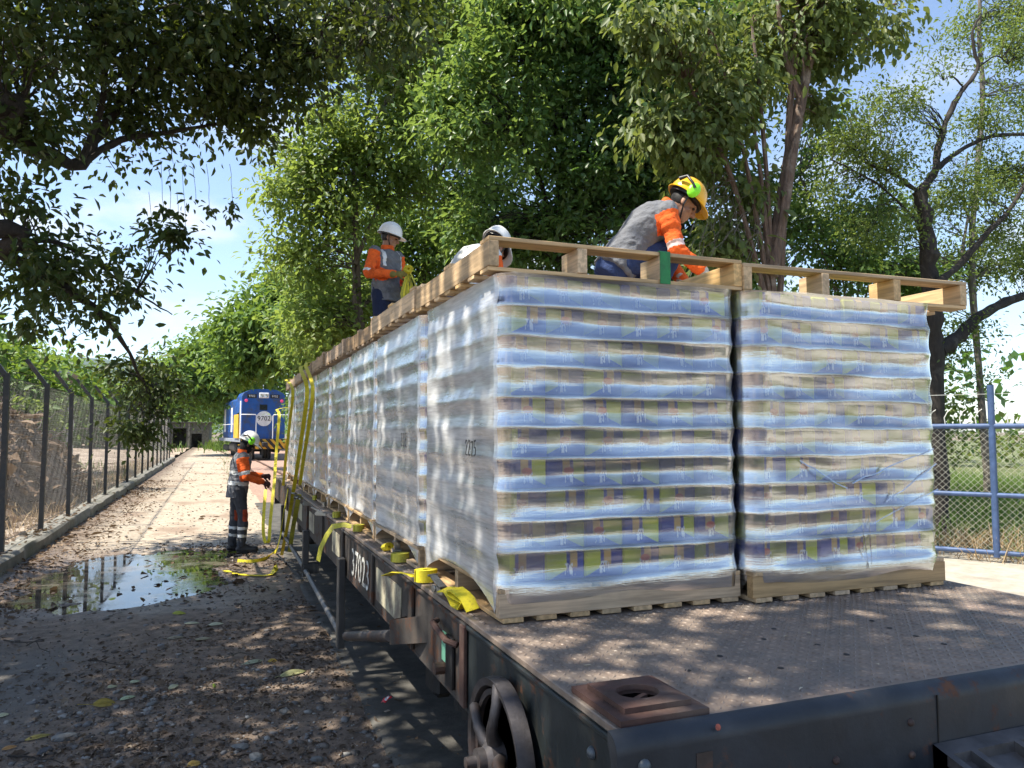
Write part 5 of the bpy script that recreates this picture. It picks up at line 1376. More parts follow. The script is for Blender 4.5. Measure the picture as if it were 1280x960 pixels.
def crown_arrays(Cc, n, L, rng, sig, droop=.35, flat=.7, simple=False, asp=.5):
    k = rng.integers(0, len(Cc), n); size = rng.uniform(.5, 1.5, len(Cc))[k]
    off = rng.normal(size=(n, 3))*np.array([1, 1, flat])*sig*size[:, None]
    P = Cc[k]+off
    D = off/(np.linalg.norm(off, axis=1, keepdims=True)+1e-6)*.7+rng.normal(size=(n, 3))*.55; D[:, 2] -= droop
    Nn = rng.normal(size=(n, 3))*.6; Nn[:, 2] += 1.0; Nn += off/(sig*2)
    ln = L*rng.uniform(.55, 1.35, n)
    rnd = np.clip(.62*rng.random(len(Cc))[k]+.38*rng.random(n)+.12*rng.normal(size=n), 0, 1)
    return leaves_arrays(P, D, Nn, ln, ln*asp*rng.uniform(.8, 1.25, n), rnd, simple)
def bez(p, q, sag=.0, n=6, rng=None, wob=.0):
    p, q = Vector(p), Vector(q); L = (q-p).length
    return [p.lerp(q, t)+Vector((0, 0, 4*sag*t*(1-t)))+(Vector(rng.normal(size=3))*wob*L*math.sin(math.pi*t) if rng is not None else Vector()) for t in np.linspace(0, 1, n)]
def tree(name, label, base, limbs, blobs, n, L, mleaf, mbark, seed, sig=.30, per=45, droop=.35, simple=False, twigs=True, asp=.5, group=None, shell=.45, cat='tree', extra=None, twig_r=.012, flat=.7):
    """limbs: first is the trunk, each (points, r0, r1); twigs run from the nearest limb out to the leaf clumps"""
    rng = np.random.default_rng(seed); base = Vector(base)
    t = thing(name, label, cat, base, 0, group)
    Cc = clumps(blobs, max(4, n//per), rng, shell)
    smp = []
    for i, (pts, r0, r1) in enumerate(limbs):
        pts = [Vector(p) for p in pts]; pp = []
        for a in range(len(pts)-1):
            p0, p1, p2, p3 = pts[max(a-1, 0)], pts[a], pts[a+1], pts[min(a+2, len(pts)-1)]
            for j in range(5):
                u = j/5; pp.append(.5*((2*p1)+(p2-p0)*u+(2*p0-5*p1+4*p2-p3)*u*u+(3*p1-p0-3*p2+p3)*u**3))
        pp.append(pts[-1]); k = len(pp)
        pp = [p+Vector(rng.normal(size=3))*min(.03, r0*.10)*(0 < q < k-1) for q, p in enumerate(pp)]
        rr = [(r0+(r1-r0)*(q/(k-1))**.8)*(1+.10*rng.normal()) for q in range(k)]
        if i == 0: rr[0] *= 1.45; rr[1] *= 1.15
        b = MB(); b.tube([p-base for p in pp], rr, 10 if r0 > .06 else 6)
        b.build('trunk' if i == 0 else 'limb', mbark, t, True)
        smp += [(p, r) for p, r in zip(pp, rr)]
    if twigs and smp:
        S = np.array([tuple(p) for p, r in smp]); b = MB()
        for c in Cc[::max(1, len(Cc)//420)]:
            dd = np.linalg.norm(S-c, axis=1)+np.maximum(0, S[:, 2]-c[2])*.6; j = int(dd.argmin())
            if dd[j] < .15: continue
            path = bez(S[j], c, .10*dd[j], 5, rng, .05)
            r = min(smp[j][1]*.7, twig_r*(.6+.5*dd[j])); b.tube([p-base for p in path], [r, r*.8, r*.6, r*.45, r*.25], 4, caps=False)
        tag(b.build('twigs', mbark, t, True), kind='stuff')
    V, F, a = crown_arrays(Cc, n, L, rng, sig, droop, flat, simple, asp)
    link('crown', np_mesh('crown', V-np.array(base), F, mleaf, attr=a), t)
    if extra:
        for nm_, (Cx, nx_, Lx, mx_, sg_) in extra.items():
            V, F, a = crown_arrays(np.array([tuple(c) for c in Cx]), nx_, Lx, rng, sg_, .8, 1.2, False, asp)
            tag(link(nm_, np_mesh(nm_, V-np.array(base), F, mx_, attr=a), t), kind='stuff')
    return t
def B(px, py, Y, rx, ry=None, rz=None, w=1.): return (tuple(at(px, py, Y=Y)), (rx, ry or rx, rz or rx*.7), w)
TN = 'trees along the track'

# the big shade tree on the left, its boughs reaching over the track, the wagon end and the viewer
bl = [B(30, 20, 8.5, 1.1), B(130, 40, 9, 1.2), B(240, 30, 9, 1.2), B(340, 20, 9, 1.1), B(430, 15, 9, .9), B(500, -20, 8.5, .8, 1, .5), B(60, 110, 9, 1.0), B(170, 110, 9.4, 1.0), B(270, 110, 9.6, .95), B(350, 85, 9.4, .75),
      B(400, 90, 9, .55), B(30, 200, 9, .8), B(120, 185, 9.5, .8), B(215, 170, 9.8, .75), B(290, 165, 10, .6), B(330, 150, 9.8, .45, .5, .5), B(45, 285, 9.2, .75, .8, .5), B(110, 250, 9.6, .5, .6, .3, .7), B(30, 345, 9, .6, .8, .4), B(100, 320, 9.5, .42, .6, .35),
      B(120, 375, 10, .34, .5, .28), B(55, 395, 9.4, .4, .6, .16), B(160, 358, 10, .22, .4, .14, .8), B(150, 435, 11, .26, .3, .24, 2), B(168, 468, 12, .34, .4, .28, 2.5), B(195, 485, 13, .34, .3, .24, 2.5), B(152, 522, 12.5, .18, .2, .22, 2.5), B(178, 540, 13, .20, .2, .20, 2.5), B(202, 525, 13, .13, .2, .2, 2.5),
      B(85, 425, 10.5, .22, .3, .12), B(15, 405, 9.5, .3, .5, .12), B(205, 388, 11, .12, .2, .06), B(190, 240, 10, .22, .3, .14), B(265, 225, 10, .16, .2, .10), B(235, 205, 10, .35, .4, .14), B(225, 295, 10, .10, .1, .12, 2), B(290, 262, 10, .07, .1, .16, 2.5), B(195, 285, 10, .12, .1, .14, 2), B(260, 270, 10, .07, .1, .12, 2),
      B(440, 45, 8, .45, .5, .5), B(500, 30, 7.6, .35, .4, .35)]
over = [((-7.2, 6.0, 7.4), (2.0, 2.4, 1.1), 1.7), ((-4.6, 3.6, 7.6), (1.8, 2.2, 1.0), 1.6), ((-5.2, 5.6, 7.5), (1.7, 1.9, .9), 1.7), ((-2.2, 4.2, 7.9), (1.7, 2.0, .9), .8), ((-1.8, 2.3, 7.9), (1.3, 1.2, .7), .8), ((-1.0, 6.4, 7.7), (1.6, 1.8, .8), .7), ((-3.4, 7.6, 7.6), (2.2, 1.9, .9), 1.6), ((-5.6, 7.8, 7.9), (2.0, 1.9, .8), 1.6), ((-6.0, 9.6, 7.8), (2.2, 2.2, .9), 1.3), ((-2.6, 10.3, 8.0), (1.7, 1.7, .8)),
        ((-5.0, .8, 7.4), (2, 2, 1)), ((-.6, 2.0, 7.9), (1.5, 1.3, .7), .4), ((-2.5, 1.2, 7.6), (1.5, 1.4, .8)), ((-4.2, 13.4, 7.9), (1.8, 1.6, .8)), ((.7, 4.4, 8.2), (.9, 1.3, .6), .4), ((-1.3, 8.6, 8.0), (1.4, 1.3, .7))]
tb = (-9.2, 8.6, 0)
V_ = lambda px, py, Y: at(px, py, Y=Y)
shade_limbs = [([tb, (-9.1, 8.6, 1.6), (-8.8, 8.5, 3.2), (-8.2, 8.2, 5.0), (-7.4, 7.6, 6.6), (-5.5, 6.4, 7.4)], .34, .14),
       ([(-8.8, 8.5, 3.2), V_(-60, 130, 8.7), V_(0, 158, 8.9), V_(40, 180, 9.1), V_(100, 205, 9.4), V_(135, 150, 9.6), V_(190, 90, 9.5), V_(300, 40, 9.2)], .16, .025),
       ([V_(100, 205, 9.4), V_(150, 175, 9.6), V_(215, 165, 9.8), V_(300, 150, 10)], .05, .015),
       ([(-8.9, 8.6, 2.4), V_(-60, 290, 8.7), V_(0, 315, 8.9), V_(50, 340, 9.2), V_(90, 365, 9.5), V_(130, 395, 10), V_(160, 440, 11), V_(185, 490, 12.2)], .12, .012),
       ([V_(0, 315, 8.9), V_(60, 300, 9.1), V_(120, 330, 9.5), V_(170, 365, 10), V_(215, 393, 11)], .04, .008),
       ([V_(100, 205, 9.4), V_(130, 120, 9.2), V_(130, 40, 9), V_(150, -40, 8.6)], .045, .02),
       ([V_(300, 40, 9.2), V_(380, 60, 9), V_(430, 70, 8.6), V_(470, 30, 8)], .03, .012),
       ([(-7.4, 7.6, 6.6), (-4.5, 8.6, 7.5), (-2.0, 9.5, 8.0), (-1.0, 8.6, 8.0)], .12, .03), ([(-5.5, 6.4, 7.4), (-3.4, 5.2, 7.6), (-1.2, 4.4, 8), (.6, 4.4, 8.2)], .12, .03), ([(-7.4, 7.6, 6.6), (-6, 4, 7.2), (-4.8, 1.5, 7.4), (-2, 1.5, 7.6)], .12, .03), ([(-5.5, 6.4, 7.4), (-3, 6.8, 7.7), (-1, 6.4, 7.7)], .08, .03)]
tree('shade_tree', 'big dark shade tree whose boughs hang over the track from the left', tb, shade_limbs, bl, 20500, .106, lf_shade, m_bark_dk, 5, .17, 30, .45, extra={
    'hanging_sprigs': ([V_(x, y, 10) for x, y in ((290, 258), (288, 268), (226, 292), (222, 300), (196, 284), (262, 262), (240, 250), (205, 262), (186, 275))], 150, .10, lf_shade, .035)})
rng = np.random.default_rng(77)
so = [o for o in C.objects if o.name.startswith('shade_tree')][0]
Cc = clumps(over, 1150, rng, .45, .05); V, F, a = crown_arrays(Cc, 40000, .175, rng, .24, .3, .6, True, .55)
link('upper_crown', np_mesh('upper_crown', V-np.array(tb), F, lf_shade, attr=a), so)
b = MB()
for (px, y0, y1) in ((205, 200, 262), (215, 210, 290), (232, 215, 295), (245, 205, 250), (291, 205, 255), (262, 205, 262), (190, 240, 275), (225, 240, 300)):
    p0, p1 = V_(px-4, y0, 10), V_(px, y1, 10); b.tube([p-Vector(tb) for p in bez(p0, p1, 0, 5, rng, .02)], .0035, 4, caps=False)
tag(b.build('hanging_twigs', m_bark_dk, so), kind='stuff')

# trees behind the wagon, left to right
def std_tree(label, base, h, lean, blobs, n, L, ml, mb, seed, r=.16, fork=3, **kw):
    rng = np.random.default_rng(seed+500); base = Vector(base); big = list(blobs); top = base+Vector((lean[0], lean[1], h))
    for bl_ in big:                       # boughs that stick out of the round masses
        for q in range(3):
            d = rng.normal(size=3); d[2] *= .8; d /= np.linalg.norm(d); r_ = np.array(bl_[1])*rng.uniform(.22, .42)
            c_ = np.array(bl_[0])+d*np.array(bl_[1])*rng.uniform(1.0, 1.3)
            if len(big) > 6: blobs = blobs+[(tuple(c_), tuple(r_), 1.1)]
    tr_ = [base]+[base.lerp(top, f)+Vector((rng.normal()*.12, rng.normal()*.12, 0)) for f in (.25, .5, .75)]+[top]
    limbs = [(tr_, r, r*.35)]
    for bl_ in sorted(blobs, key=lambda q: -q[1][0])[:fork+3]:
        c = Vector(bl_[0]); f = min(.95, max(.22, ((c.z-base.z)*.72)/h)); s_ = base.lerp(top, f); 
        limbs.append(([s_, s_.lerp(c, .5)+Vector((0, 0, .12*(c-s_).length)), c], r*.45, .02))
    return tree(kw.pop('name', 'broadleaf_tree'), label, base, limbs, blobs, n, L, ml, mb, seed, group=kw.pop('group', TN), **kw)
g = lambda px, Y: (at(px, 600, Y=Y).x, Y, 0)
std_tree('yellow green tree beside the gap of sky, left of the man on the load', g(450, 17), 9.2, (-.3, 0), [B(400, 250, 17, 1.1), B(430, 170, 17, 1.2), B(470, 90, 17, 1.3), B(520, 120, 17, 1.2), B(440, 320, 17, 1.2), B(380, 330, 17.5, 1.0), B(410, 395, 17.5, 1.0), B(500, 220, 17, 1.2), B(385, 215, 17, .5, .7, .4), B(345, 240, 16.8, .22, .3, .22), B(352, 262, 16.8, .12, .2, .2), B(540, 50, 16, 1.2), B(480, 30, 16.5, 1.2), B(400, 150, 17, .6), B(560, 10, 15.5, 1.2), B(430, 420, 18, 1.1), B(470, 380, 18, 1)], 28000, .148, lf_yel, m_bark, 101, r=.13, sig=.28, per=40)
std_tree('tall mid green tree with bare lower trunk behind the man on the load', g(520, 20), 9, (.4, 0), [B(500, 280, 20, 1.4), B(540, 330, 20, 1.2), B(560, 240, 20, 1.5), B(600, 180, 20, 1.6), B(560, 110, 20, 1.6), B(470, 340, 20.5, 1.2), B(640, 260, 20, 1.4), B(600, 320, 20.5, 1.3), B(650, 100, 20, 1.8), B(590, 40, 20, 1.8)], 28000, .175, lf_big, m_bark, 103, r=.15, sig=.34, per=44)
std_tree('dark broad leaved tree filling the middle above the left pallets', g(680, 14.5), 9, (.6, 0), [B(600, 90, 14, 1.2), B(650, 170, 14, 1.3), B(700, 80, 14, 1.4), B(620, 240, 14, 1.0), B(700, 230, 14, 1.3), B(760, 150, 14, 1.3), B(760, 260, 14.3, 1.1), B(660, 20, 13.5, 1.3), B(780, 50, 13.5, 1.3), B(690, 300, 14.5, .9), B(590, 300, 14.5, .7), B(560, 170, 14, .7), B(740, 0, 13, 1.2), B(820, 200, 14.5, 1.2)], 33000, .152, lf_big, m_bark_dk, 105, r=.17, sig=.26, per=40)
std_tree('deep green dense tree behind the crouching man', g(860, 13.2), 8.5, (-.2, .2), [B(800, 140, 13, 1.2), B(850, 70, 13, 1.3), B(880, 190, 13, 1.1), B(830, 250, 13.4, 1.0), B(780, 300, 13.5, .9), B(910, 290, 13.4, .9), B(900, 110, 13, 1.1), B(850, 330, 13.5, .8), B(760, 200, 13.5, 1.1), B(720, 290, 14, .9), B(930, 330, 13, .7), B(820, 10, 12.5, 1.2), B(930, 20, 12.5, 1.0), B(950, 230, 13, .7), B(645, 310, 15, .8)], 33000, .148, lf_dark, m_bark_dk, 107, r=.16, sig=.25, per=38)
std_tree('drooping olive leaved tree with the red brown trunk behind the right pallet', (at(960, 330, Y=9).x, 9, 0), 3.2, (.15, 0), [B(860, 100, 9, .6), B(890, 40, 9, .7), B(930, 90, 9, .55), B(850, 165, 9, .45), B(900, 150, 9, .5), B(940, 30, 9, .6), B(1000, 40, 9, .7), B(1050, 30, 9.2, .5, .5, .3), B(1010, 130, 9.3, .3), B(1040, 70, 9, .30), B(880, 210, 9.2, .35), B(920, 240, 9.2, .35), B(820, 30, 8.8, .5), B(840, 130, 9, .3), B(1085, 45, 9.2, .25), B(1110, 25, 9.2, .3, .3, .2), B(1000, -20, 9, .8), B(900, 300, 9.4, .3, .4, .5)], 12500, .14, lf_olive, m_bark_red, 109, r=.13, sig=.18, per=24, droop=1.0, asp=.52)
T9 = [o for o in C.objects if o.get('label', '').startswith('drooping olive')][0]
b0 = Vector(T9.location)
for pts, r0, r1 in (([V_(962, 345, 9), V_(978, 255, 9), V_(992, 170, 9), V_(1002, 120, 9), V_(1012, 70, 9), V_(1028, 0, 9), V_(1040, -60, 9)], .125, .05), ([V_(1000, 125, 9), V_(985, 80, 9), V_(975, 30, 9), V_(970, -30, 9)], .06, .03), ([V_(1012, 85, 9), V_(1040, 25, 9.1), V_(1075, 15, 9.2), V_(1120, 5, 9.3)], .035, .02), ([V_(996, 150, 9), V_(1005, 110, 8.9), V_(1003, 60, 8.9), V_(1018, 20, 8.9)], .025, .015), ([V_(960, 340, 8.95), V_(975, 280, 8.9), V_(985, 200, 8.9), V_(1000, 150, 8.9)], .03, .02)):
    b = MB(); b.tube([p-b0 for p in pts], list(np.linspace(r0, r1, len(pts))), 9); b.build('limb', m_bark_red, T9, True)
rng = np.random.default_rng(31); b = MB()
for k in range(60):       # bare hanging twigs left of the trunk
    x, y = rng.uniform(880, 965), rng.uniform(215, 300); p0 = V_(x, y, 9); p1 = V_(x-rng.uniform(-15, 45), y+rng.uniform(20, 75), 9+rng.uniform(-.3, .3))
    b.tube([p-b0 for p in bez(p0, p1, .12, 5, rng, .05)], .0045, 3, caps=False)
tag(b.build('bare_twigs', m_bark_gr, T9), kind='stuff')
# the gnarled tree at the right and its neighbours, thin leaved
GY = 10.0; gb_ = at(1165, 560, Y=GY); gb_ = (gb_.x, GY, 0)
gn = [([gb_, V_(1170, 470, GY), V_(1166, 400, GY), V_(1162, 330, GY), V_(1158, 290, GY), V_(1148, 238, GY)], .20, .12),
      ([V_(1150, 240, GY), V_(1168, 215, GY), V_(1172, 185, GY), V_(1190, 135, GY), V_(1205, 110, GY), V_(1222, 85, GY), V_(1215, 45, GY), V_(1225, 20, GY)], .085, .02),
      ([V_(1150, 240, GY), V_(1130, 228, GY), V_(1120, 218, GY), V_(1085, 205, GY), V_(1068, 190, GY)], .05, .02),
      ([V_(1168, 215, GY), V_(1190, 195, GY), V_(1225, 175, GY), V_(1260, 168, GY), V_(1300, 170, GY)], .055, .03),
      ([V_(1172, 440, GY), V_(1200, 420, GY), V_(1225, 395, GY), V_(1265, 375, GY), V_(1320, 360, GY)], .15, .06),
      ([V_(1172, 355, GY-.3), V_(1200, 330, GY-.3), V_(1235, 290, GY-.4), V_(1262, 262, GY-.4), V_(1290, 215, GY-.5)], .075, .03),
      ([V_(1205, 110, GY), V_(1190, 95, GY), V_(1180, 100, GY)], .02, .008), ([V_(1222, 85, GY), V_(1245, 70, GY), V_(1260, 80, GY)], .022, .008), ([V_(1158, 290, GY), V_(1110, 240, GY), V_(1070, 215, GY), V_(1040, 200, GY)], .03, .012)]
tree('gnarled_tree', 'gnarled dark limbed tree with thin foliage behind the right end of the load', gb_, gn,
     [B(1110, 130, GY, .8, .9, .5), B(1060, 180, GY, .6), B(1100, 210, GY, .7), B(1230, 150, GY, .5), B(1260, 210, GY, .7), B(1200, 240, GY, .8), B(1250, 290, GY, .6), B(1100, 280, GY, .7), B(1060, 290, GY+.5, .6), B(1040, 240, GY+.5, .5), B(1270, 60, GY, .7), B(1215, 410, GY, .35, .4, .2), B(1190, 440, GY, .3, .4, .2), B(1230, 470, GY, .30, .4, .12, .6), B(1180, 170, GY, .4), B(1140, 90, GY, .4, .5, .3, .7), B(1290, 330, GY, .5), B(1240, 130, GY, .4)],
     18000, .074, lf_fine, m_bark_dk, 111, .19, 30, .3, asp=.42, group=TN, twig_r=.007)
tree('slender_tree', 'pale grey upright trunk with light foliage at the right edge of the picture', (at(1235, 560, Y=13).x, 13, 0),
     [([(at(1235, 560, Y=13).x, 13, 0), V_(1215, 350, 13), V_(1222, 220, 13), V_(1228, 120, 13), V_(1224, 40, 13), V_(1226, -60, 13)], .085, .04), ([V_(1222, 300, 13), V_(1205, 250, 13), V_(1210, 190, 13)], .05, .02), ([V_(1200, 330, 13), V_(1215, 240, 13)], .05, .02)],
     [B(1270, 20, 13, 1.1), B(1200, 60, 13, .7, .9, .6), B(1280, 120, 13, 1.0), B(1250, 230, 13, .9), B(1200, 330, 13.5, .9), B(1130, 340, 13.5, .9), B(1280, 320, 13, .8), B(1150, 260, 13.5, .8), B(1220, 20, 13, .5)], 15000, .10, lf_fine, m_bark_gr, 113, .30, 40, .3, asp=.45, group=TN, twig_r=.008)
std_tree('leafy sapling thicket behind the right pallet, beside the red brown trunk', g(1060, 12), 3.6, (.2, 0), [B(1010, 280, 12, .8), B(1050, 330, 12, .8), B(1100, 330, 12, .7), B(1000, 220, 12.3, .7), B(1030, 160, 12.5, .5, .6, .5, .6), B(980, 330, 12, .7), B(1090, 270, 12.3, .6), B(1140, 350, 12, .6)], 10500, .12, lf_big, m_bark_gr, 115, r=.06, sig=.25, per=28)
# lesser thicket that closes the view under the crowns
for k, (px, py, Y, rr_, n_, ml, lab) in enumerate(((560, 380, 22, 1.6, 7000, lf_dark, 'dark bush behind the load, below the tall mid green tree'), (650, 370, 19, 1.4, 7000, lf_dark, 'dark bush behind the second hard hat of the load'), (760, 340, 17, 1.3, 7000, lf_big, 'bush behind the crouching man, left of his back'),
        (1000, 420, 15, 1.4, 7000, lf_big, 'bush low behind the right stack'), (1120, 430, 15, 1.3, 6000, lf_fine, 'thin leaved bush behind the gnarled trunk'), (490, 430, 24, 1.6, 8000, lf_yel, 'bright bush behind the rear pallets'), (900, 360, 16, 1.3, 7000, lf_dark, 'bush under the dense tree right of the yellow hard hat'), (425, 480, 32, 1.5, 8000, lf_far, 'bush on the bank right of the locomotive roof'))):
    c = at(px, py, Y=Y); zc_ = c.z
    std_tree(lab, (c.x, Y, 0), max(1.2, zc_-.4), (.1, 0), [((c.x, Y, zc_), (rr_, rr_, rr_*.9)), ((c.x-.6*rr_, Y+.3, zc_*.62), (rr_*.9, rr_, rr_*.8)), ((c.x+.7*rr_, Y, zc_*.55), (rr_*.9, rr_, rr_*.8)), ((c.x, Y-.3, zc_*.35), (rr_, rr_, rr_*.7))], n_, .16, ml, m_bark, 200+k, r=.05, sig=.30, per=36, name='bush', cat='bush', group='bushes behind the load', simple=True, fork=1)
# trees down the line
FT = 'trees far down the line'
std_tree('rounded tree against the sky, highest of the far trees', g(392, 38), 7.5, (-.6, 0), [B(338, 390, 38, 1.2), B(315, 410, 38, 1.2), B(374, 375, 38, 1.6), B(340, 415, 38, 1.9), B(318, 440, 38, 1.5), B(385, 410, 37, 1.8), B(368, 432, 37, 1.3), B(325, 375, 38, .5), B(355, 350, 38, .7)], 15000, .34, lf_far, m_bark, 121, r=.22, sig=.5, per=34, group=FT)
std_tree('pale green tree left of the highest far tree', g(330, 62), 8.5, (-2.5, 0), [B(250, 445, 62, 2.0), B(278, 430, 62, 1.9), B(232, 465, 62, 1.9), B(265, 460, 62, 2.6), B(300, 465, 62, 2.6), B(245, 485, 62, 2.4), B(262, 420, 62, .9), B(290, 440, 62, 2.0)], 17000, .42, lf_far, m_bark, 123, r=.25, sig=.6, per=32, group=FT)
std_tree('yellowish tree over the ruined shed', g(196, 100), 8, (0, 0), [B(205, 478, 100, 2.4), B(225, 495, 100, 2.8), B(190, 505, 100, 2.4), B(250, 500, 100, 2.8), B(213, 512, 102, 2.2), B(198, 462, 100, 1.6)], 9000, .46, lf_yel, m_bark, 125, r=.25, sig=.6, per=32, group=FT, simple=True)
std_tree('dark tree behind the locomotive', g(330, 84), 9, (0, 0), [B(270, 490, 80, 3), B(300, 480, 80, 3.5), B(335, 470, 80, 4), B(282, 505, 92, 3), B(258, 508, 96, 2.5), B(360, 470, 78, 3.6), B(320, 500, 84, 3)], 12000, .5, lf_dark, m_bark, 127, r=.3, sig=.75, per=32, group=FT, simple=True)
std_tree('leafy tree right of the locomotive, over the rear stacks', g(420, 30), 6.6, (0, 0), [B(392, 440, 30, 1.1), B(400, 410, 29, 1.3), B(415, 370, 28, 1.4), B(430, 450, 30, 1.2), B(430, 420, 28, 1.4), B(395, 375, 29, 1.0), B(440, 480, 30, 1.2)], 14000, .25, lf_big, m_bark, 129, r=.14, sig=.42, per=36, group=FT)
# beyond the yard on the left
YT = 'trees beyond the yard'
for k, (px, py, Y, rr_, n_, L, ml, lab) in enumerate(((-5, 480, 30, 1.7, 8000, .24, lf_yel, 'bright bush tree behind the debris heap at the left edge'), (75, 478, 80, 3.6, 8000, .5, lf_far, 'green tree behind the yard building'), (-110, 430, 26, 2.6, 9000, .24, lf_far, 'tall tree outside the left edge of the picture'),
        (120, 490, 85, 3.6, 7000, .5, lf_olive, 'olive tree right of the yard building'), (150, 500, 95, 3.6, 6000, .55, lf_far, 'green tree at the far end of the yard'), (175, 505, 100, 3.4, 6000, .46, lf_olive, 'pale tree near the ruined shed beyond the fence'), (20, 470, 100, 4.4, 7000, .6, lf_far, 'distant tree above the yard building roof'))):
    c = at(px, py, Y=Y)
    std_tree(lab, (c.x, Y, .2), max(2., c.z-.6), (.1, 0), [((c.x, Y, c.z), (rr_, rr_, rr_*.8)), ((c.x-rr_*.8, Y+.5, c.z*.72), (rr_, rr_, rr_*.75)), ((c.x+rr_*.85, Y, c.z*.66), (rr_, rr_, rr_*.75)), ((c.x, Y-.3, c.z*.45), (rr_*1.2, rr_, rr_*.8))][:1 if k == 0 else 4], n_, L, ml, m_bark, 300+k, r=.12, sig=L*1.5, per=34, group=YT, simple=Y > 45, fork=1)
c = at(35, 520, Y=24); std_tree('small lime green sapling in front of the debris heap', (c.x, 24, .3), 1.9, (0, 0), [((c.x, 24, c.z), (.55, .55, .45)), ((c.x+.3, 24, c.z-.3), (.5, .5, .4))], 1100, .17, lf_yel, m_bark, 331, r=.025, sig=.16, per=24, name='sapling', cat='sapling', fork=0)
def wood(name, x0, x1, y0, y1, h, n, L, ml, seed, kind='stuff'):
    rng = np.random.default_rng(seed); nc = n//26; X = rng.uniform(x0, x1, nc); Y = rng.uniform(y0, y1, nc)
    top = h*(.55+.6*fbm(X*.16, Y*.16, seed, 3)); Cc = np.stack([X, Y, top*rng.random(nc)**.6], -1)
    V, F, a = crown_arrays(Cc, n, L, rng, L*1.7, .2, .8, True, .6); return tag(link(name, np_mesh(name, V, F, ml, attr=a)), kind=kind)
wood('far_wood', -75, 70, 118, 150, 8.5, 16000, .85, lf_far, 5)
wood('trackside_wood', 12, 42, 28, 90, 9.5, 15000, .60, lf_dark, 6)
wood('field_hedge', 32, 95, 22, 30, 2.3, 6000, .35, lf_olive, 8)

# ================================================================== GROUND COVER AND LITTER
def blades(name, n, area, h, w, m, seed, lean=.35, zf=None, dens=None):
    rng = np.random.default_rng(seed); x0, x1, y0, y1 = area; X = rng.uniform(x0, x1, n); Y = rng.uniform(y0, y1, n)
    if dens is not None:
        k = rng.random(n) < dens(X, Y); X, Y = X[k], Y[k]; n = len(X)
    Z = zf(X, Y) if zf else np.zeros(n); a = rng.random(n)*6.283; H = h*rng.uniform(.4, 1.3, n); l_ = rng.normal(size=(n, 2))*lean*H[:, None]
    c, s = np.cos(a)*w, np.sin(a)*w; P0 = np.stack([X, Y, Z-.02], -1); T = np.stack([X+l_[:, 0], Y+l_[:, 1], Z+H], -1); Mid = (P0+T)/2+np.stack([0*H, 0*H, H*.12], -1); S = np.stack([c, s, 0*c], -1)
    V = np.stack([P0-S, P0+S, Mid+S*.8, T, Mid-S*.8], 1).reshape(-1, 3); bsl = (np.arange(n)*5)[:, None]
    F = np.concatenate([bsl+np.array([[0, 1, 2, 4]]), bsl+np.array([[4, 2, 3, 3]])]) if False else bsl+np.array([[0, 1, 2, 4]])
    F2 = bsl+np.array([[2, 3, 4]]); 
    me = bpy.data.meshes.new(name); fs = [tuple(q) for q in F.tolist()]+[tuple(q) for q in F2.tolist()]
    me.from_pydata(V.tolist(), [], fs); me.materials.append(m); at_ = me.attributes.new('rnd', 'FLOAT', 'POINT'); at_.data.foreach_set('value', np.repeat(rng.random(n), 5).astype(np.float32))
    me.update(); return tag(link(name, me), kind='stuff')
lf_grass = leaf_mat('grass_blade', [(.055, .115, .020), (.085, .165, .030), (.15, .22, .05)], .3, (.3, .42, .05), .5)
lf_straw = leaf_mat('straw_blade', [(.26, .17, .09), (.42, .30, .17), (.58, .45, .27)], .25, (.5, .38, .2), .7)
m_grassy = mat('grass_soil', (.10, .13, .045), .95, var=.4, scale=3, bmp=.4, bdist=.03, dirt=(.20, .16, .08), damt=.4)
def field_z(X, Y): return .02+(fbm(X*.5, Y*.5, 51, 3)-.5)*.15
rect_sheet('field', 10.3, 140, -6, 160, 0, m_grassy, 120, 120, zf=field_z)
ang = math.atan2(gd.y, gd.x)
def gate_side(X, Y): return -(X-G0.x)*gd.y+(Y-G0.y)*gd.x     # >0 beyond the fence
blades('grass', 30000, (10.4, 26, -2, 24), .42, .008, lf_grass, 3, .45, field_z, lambda X, Y: (gate_side(X, Y) > .9)*1.)
blades('dry_grass', 15000, (9.6, 15, 2, 13), .30, .006, lf_straw, 4, .9, lambda X, Y: .04+0*X+np.exp(-((gate_side(X, Y)-.75)/.4)**2)*.28*fbm(X*.9, Y*.9, 2, 3), lambda X, Y: (gate_side(X, Y) > -.18)*np.exp(-((gate_side(X, Y)-.5)/.65)**2))
blades('weeds', 5000, (-6, 3, 60, 92), .9, .05, lf_grass, 6, .4, None, lambda X, Y: np.exp(-((X-.6)/1.2)**2-((Y-84)/8)**2)*.9+.03*(X < -2.5))
blades('yard_weeds', 3500, (-4.2, -2.75, 12, 48), .30, .007, lf_straw, 7, .5, yard_z, lambda X, Y: .7+0*X)
blades('yard_grass', 2500, (-16, -3, 22, 44), .45, .014, lf_grass, 9, .4, yard_z, lambda X, Y: fbm(X*.5, Y*.5, 44, 3) > .55)
blades('track_grass', 1500, (-2.2, 1.2, 24, 80), .16, .012, lf_grass, 10, .5, None, lambda X, Y: np.exp(-((X-.55)/.35)**2)*.9)

